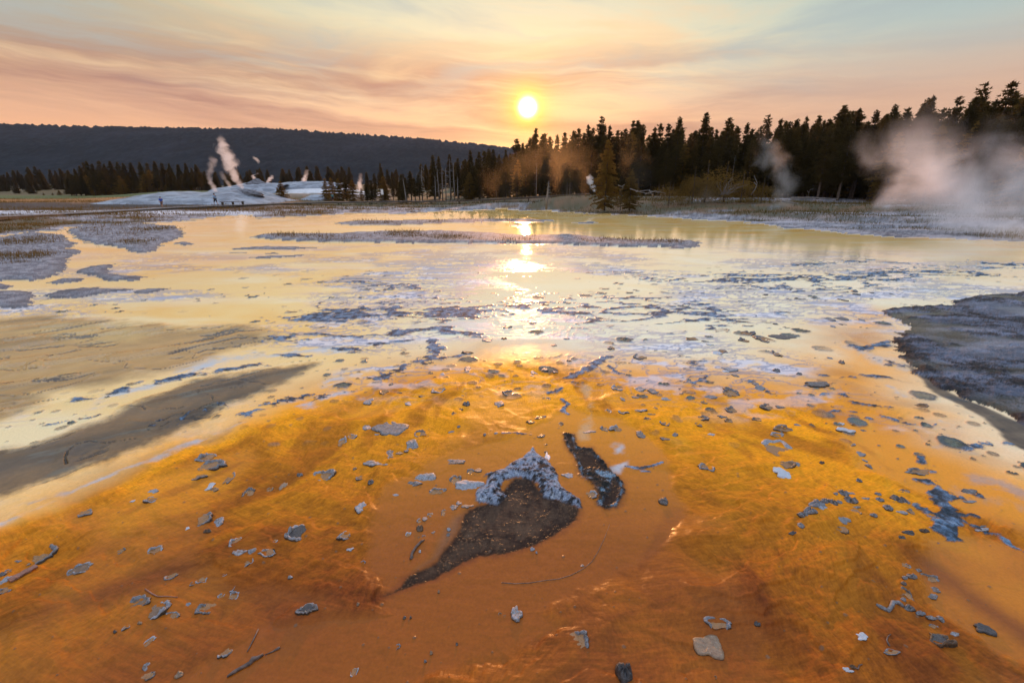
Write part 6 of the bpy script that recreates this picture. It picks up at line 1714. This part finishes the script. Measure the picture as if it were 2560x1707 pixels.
# ------------------------------------------------------------------ steam and haze
def steam(axis, depth, label, dens, nscale, g=.5, contrast=1.6, soft=.5, ky=1.0, colour=(.96, .95, .94), step=.5, name='steam_plume', seed=0.0, drift=0.0):
    """axis: photo points with a photo radius, from the vent up"""
    A = []
    for X, Y, r_px, dn in axis:
        p = D(X, Y, depth)
        A.append((p[0], p[2], r_px * .4 / F * depth * 1.05, dn))
    A.sort(key=lambda q: q[1])
    A = np.array(A)
    x0, z0 = A[0, 0], A[0, 1] - A[0, 2] * .3
    z1 = A[-1, 1] + A[-1, 2] * .6
    hgt = z1 - z0
    lx = A[:, 0] - x0; lz = (A[:, 1] - z0) / hgt; lr = A[:, 2]
    S_ = max(np.abs(lx).max(), lr.max()) * 1.05
    mt = bpy.data.materials.new('steam'); mt.use_nodes = True
    nt = mt.node_tree; nt.nodes.clear(); t = NT(nt)
    v = t.coord('Object'); sx, sy, sz = t.sep(v)[:3]
    zn_ = t.m('DIVIDE', sz, hgt, clamp=True)
    st_ = [(float(q), (float(a / S_ * .5 + .5), float(r_ / S_), float(d_))) for q, a, r_, d_ in zip(lz, lx, lr, A[:, 3])]
    rp_ = t.ramp(zn_, st_, 'EASE')
    sc_ = t.node('ShaderNodeSeparateColor'); t.put(sc_.inputs[0], rp_)
    cx = t.m('MULTIPLY', t.m('SUBTRACT', sc_.outputs[0], .5), 2 * S_)
    rr = t.m('MULTIPLY', sc_.outputs[1], S_)
    dx = t.m('SUBTRACT', sx, cx); dy = t.m('DIVIDE', sy, ky)
    q = t.m('DIVIDE', t.m('SQRT', t.m('ADD', t.m('MULTIPLY', dx, dx), t.m('MULTIPLY', dy, dy))), rr)
    nv = t.node('ShaderNodeVectorMath', operation='ADD'); t.put(nv.inputs[0], v); nv.inputs[1].default_value = (seed, seed * .7, seed * 1.3)
    n = t.noise(nv.outputs[0], nscale, 5, .58, .6)
    body = t.m('ADD', t.m('SUBTRACT', .85, q), t.m('MULTIPLY', t.m('SUBTRACT', n, .5), contrast))
    d = t.m('MULTIPLY', t.ss(0, soft, body), t.m('MULTIPLY', sc_.outputs[2], dens))
    d = t.m('MULTIPLY', d, t.ss(1.22, .95, q))
    d = t.m('MULTIPLY', d, t.ss(0.0, .04, zn_)); d = t.m('MULTIPLY', d, t.ss(1.0, .9, zn_))
    pv = t.node('ShaderNodeVolumePrincipled')
    pv.inputs['Color'].default_value = (*colour, 1); pv.inputs['Anisotropy'].default_value = g
    t.put(pv.inputs['Density'], d)
    o_ = t.node('ShaderNodeOutputMaterial'); nt.links.new(pv.outputs[0], o_.inputs['Volume'])
    # hull
    NZ, NTH = 26, 22
    V = []; 
    for i in range(NZ + 1):
        f = i / NZ; f_ = f
        cx_ = np.interp(f_, lz, lx); r_ = np.interp(f_, lz, lr) * 1.2
        if i == 0 or i == NZ: r_ *= .6
        for k in range(NTH):
            th = 6.2832 * k / NTH
            V.append((cx_ + r_ * math.cos(th), r_ * ky * math.sin(th), hgt * f))
    Fq = [[i * NTH + k, i * NTH + (k + 1) % NTH, (i + 1) * NTH + (k + 1) % NTH, (i + 1) * NTH + k] for i in range(NZ) for k in range(NTH)]
    Fq += [[k for k in range(NTH)][::-1], [NZ * NTH + k for k in range(NTH)]]
    me = bpy.data.meshes.new(name); me.from_pydata(V, [], Fq); me.update()
    o = link(name, me, mt, None, (x0, depth, z0))
    mt.cycles.volume_sampling = 'MULTIPLE_IMPORTANCE'
    try: mt.cycles.volume_step_rate = step
    except Exception: pass
    try: o.cycles.volume_step_rate = step
    except Exception: pass
    tag(o, label, 'steam', None)
    return o


def zz(a, b, r_, d=1.0): return (300 + a / ZF, 330 + b / ZF, r_ / ZF, d)
def tt_(tl, a, b, r_, d=1.0): return (*ts(tl, a, b), r_ / TF, d)


steam([zz(1442, 672, 30), zz(1405, 620, 52), zz(1365, 555, 66), zz(1335, 490, 72, .9), zz(1305, 420, 88, .9), zz(1300, 350, 100, .9), zz(1262, 285, 100, .85), zz(1225, 225, 100, .8), zz(1205, 160, 90, .7), zz(1190, 100, 60, .4), zz(1182, 40, 36, .2)], 91, 'tall billowing steam column rising from the grey cone of the mound', 1.15, .75, .45, 2.4, .8, .8)
steam([zz(1130, 705, 30), zz(1098, 650, 42), zz(1060, 590, 46, .8), zz(1045, 530, 46, .6), zz(1055, 470, 46, .45), zz(1085, 390, 70, .45), zz(1090, 330, 70, .3), zz(1075, 280, 40, .1)], 92.5, 'thinner steam column left of the tall one on the mound', .7, .9, .45, 2.2, .8, .8, seed=7)
steam([zz(1290, 640, 34), zz(1270, 600, 40, .6), zz(1235, 550, 44, .4), zz(1200, 480, 40, .2)], 128, 'faint wisp of steam between the two columns of the mound', .6, .7, .45, 2.2, .8, seed=3)
steam([zz(1575, 558, 26), zz(1572, 535, 36), zz(1560, 512, 28, .8), zz(1620, 490, 18, .4)], 148, 'small bright puff of steam on the far jagged cone', 1.4, .7, .45, 2.0, .8, seed=11)
steam([zz(1735, 592, 22), zz(1752, 570, 36), zz(1772, 545, 36, .9), zz(1785, 520, 20, .4)], 152, 'small bright puff of steam right of the far jagged cone', 1.2, .7, .45, 2.0, .8, seed=13)
steam([zz(2160, 590, 44), zz(2165, 560, 44), zz(2180, 525, 36, .9), zz(2195, 495, 34, .35), zz(2195, 460, 30, .15)], 155, 'small bright steam puff on the flat far terrace', 1.2, .7, .45, 2.0, .8, seed=17)
steam([zz(1625, 368, 18, .5), zz(1618, 340, 30), zz(1598, 312, 34, .9), zz(1575, 296, 18, .4)], 150, 'loose scrap of steam drifting before the hill', .9, .9, .45, 2.0, .8, seed=19)
Z3 = lambda a, b, r_, d=1.0: (780 + a / ZF, 330 + b / ZF, r_ / ZF, d)
steam([Z3(565, 690, 26), Z3(562, 650, 34), Z3(555, 605, 36, .9), Z3(570, 555, 36, .4), Z3(575, 500, 30, .15)], 125, 'small bright steam puff behind the small dark pines', 1.2, .8, .45, 2.0, .8, seed=23)
steam([tt_(2, 1722, 535, 16), tt_(2, 1712, 505, 24), tt_(2, 1690, 475, 28), tt_(2, 1684, 445, 26, .9), tt_(2, 1690, 425, 14, .5)], 62, 'small golden steam jet left of the broad olive pine', 1.6, 1.6, .5, 1.8, .35, seed=29)
# backlit steam in front of the wood under the sun
steam([tt_(2, 1560, 640, 330, .6), tt_(2, 1540, 540, 400, .9), tt_(2, 1500, 420, 440, 1), tt_(2, 1470, 310, 430, .8), tt_(2, 1480, 200, 350, .4), tt_(2, 1500, 90, 200, .08)], 51, 'broad orange veil of backlit steam before the wood under the sun', .034, .08, .84, 1.1, 1.5, .45, (1, .90, .78), step=.6, name='steam_veil', seed=31)
steam([tt_(2, 1180, 600, 200, .6), tt_(2, 1150, 510, 250, 1), tt_(2, 1150, 420, 250, .8), tt_(2, 1200, 330, 220, .5), tt_(2, 1260, 240, 130, .15)], 58, 'faint orange veil of backlit steam left of the broad one', .034, .08, .84, 1.0, 1.5, .45, (1, .90, .76), step=1.0, name='steam_veil', seed=37)
steam([tt_(2, 2060, 570, 190, .6), tt_(2, 2030, 460, 220, .9), tt_(2, 2000, 350, 220, .6), tt_(2, 1960, 240, 150, .15)], 50, 'thin amber veil of steam right of the broad olive pine', .055, .2, .82, 1.7, 1.4, .5, (1, .92, .82), step=1.0, name='steam_veil', seed=41)
steam([tt_(3, 700, 880, 110, .7), tt_(3, 700, 790, 130, 1), tt_(3, 680, 690, 140, .9), tt_(3, 640, 600, 150, .6), tt_(3, 590, 510, 130, .35), tt_(3, 560, 420, 90, .08)], 47, 'thin pink steam plume in the middle of the dark wood', .55, .38, .6, 2.3, 1.3, .7, (.98, .92, .87), step=.7, seed=43)
steam([tt_(3, 190, 890, 150, .6), tt_(3, 210, 830, 190, .9), tt_(3, 190, 770, 150, .35), tt_(3, 170, 720, 70, .08)], 49, 'low orange steam over the bank before the rounded bushes', .05, .4, .78, 1.8, 1.2, .7, (1, .92, .84), step=.8, seed=47)
# the big cloud drifting off the pool at the right
CLD = [(2260, 1260, 430, .6), (2210, 1150, 520, .9), (2130, 1050, 540, 1), (2030, 950, 520, 1), (1900, 860, 490, 1), (1790, 770, 450, .95), (1700, 680, 430, .85), (1640, 590, 420, .7), (1610, 500, 400, .5), (1610, 420, 370, .34), (1650, 340, 300, .2), (1700, 260, 200, .07)]
steam([tt_(3, *q) for q in CLD], 25, 'great pink cloud of steam drifting over the right end of the pool', 1.15, .30, .4, 2.8, 1.7, .8, (.99, .95, .94), step=.5, name='steam_cloud', seed=53)
steam([tt_(3, 2420, 1000, 330, .5), tt_(3, 2370, 880, 360, .8), tt_(3, 2300, 760, 360, .9), tt_(3, 2230, 650, 350, .8), tt_(3, 2180, 550, 320, .6), tt_(3, 2160, 460, 260, .35), tt_(3, 2170, 380, 160, .1)], 35, 'fainter steam cloud at the right edge before the dark wood', .8, .30, .4, 2.4, 1.7, .75, (.99, .95, .93), step=.5, name='steam_cloud', seed=59)

steam([tt_(3, 2560, 1380, 380, .6), tt_(3, 2470, 1270, 420, .9), tt_(3, 2380, 1160, 400, .7), tt_(3, 2290, 1050, 320, .35), tt_(3, 2220, 950, 200, .1)], 18.5, 'low pink mist lying on the water at the right edge', .5, .4, .4, 2.2, 1.7, .9, (.99, .95, .94), step=.6, name='steam_cloud', seed=67)
hz_ = MB(); hz_.box((0, 590, 128), (3500, 1990, 268))
mt = bpy.data.materials.new('haze'); mt.use_nodes = True; nt = mt.node_tree; nt.nodes.clear(); t = NT(nt)
pv = t.node('ShaderNodeVolumePrincipled'); pv.inputs['Color'].default_value = (.80, .86, .98, 1); pv.inputs['Density'].default_value = .00004; pv.inputs['Anisotropy'].default_value = .35
o_ = t.node('ShaderNodeOutputMaterial'); nt.links.new(pv.outputs[0], o_.inputs['Volume'])
o = hz_.build('haze', mt); tag(o, 'thin sunset haze filling the whole basin', 'haze', None, 'stuff')
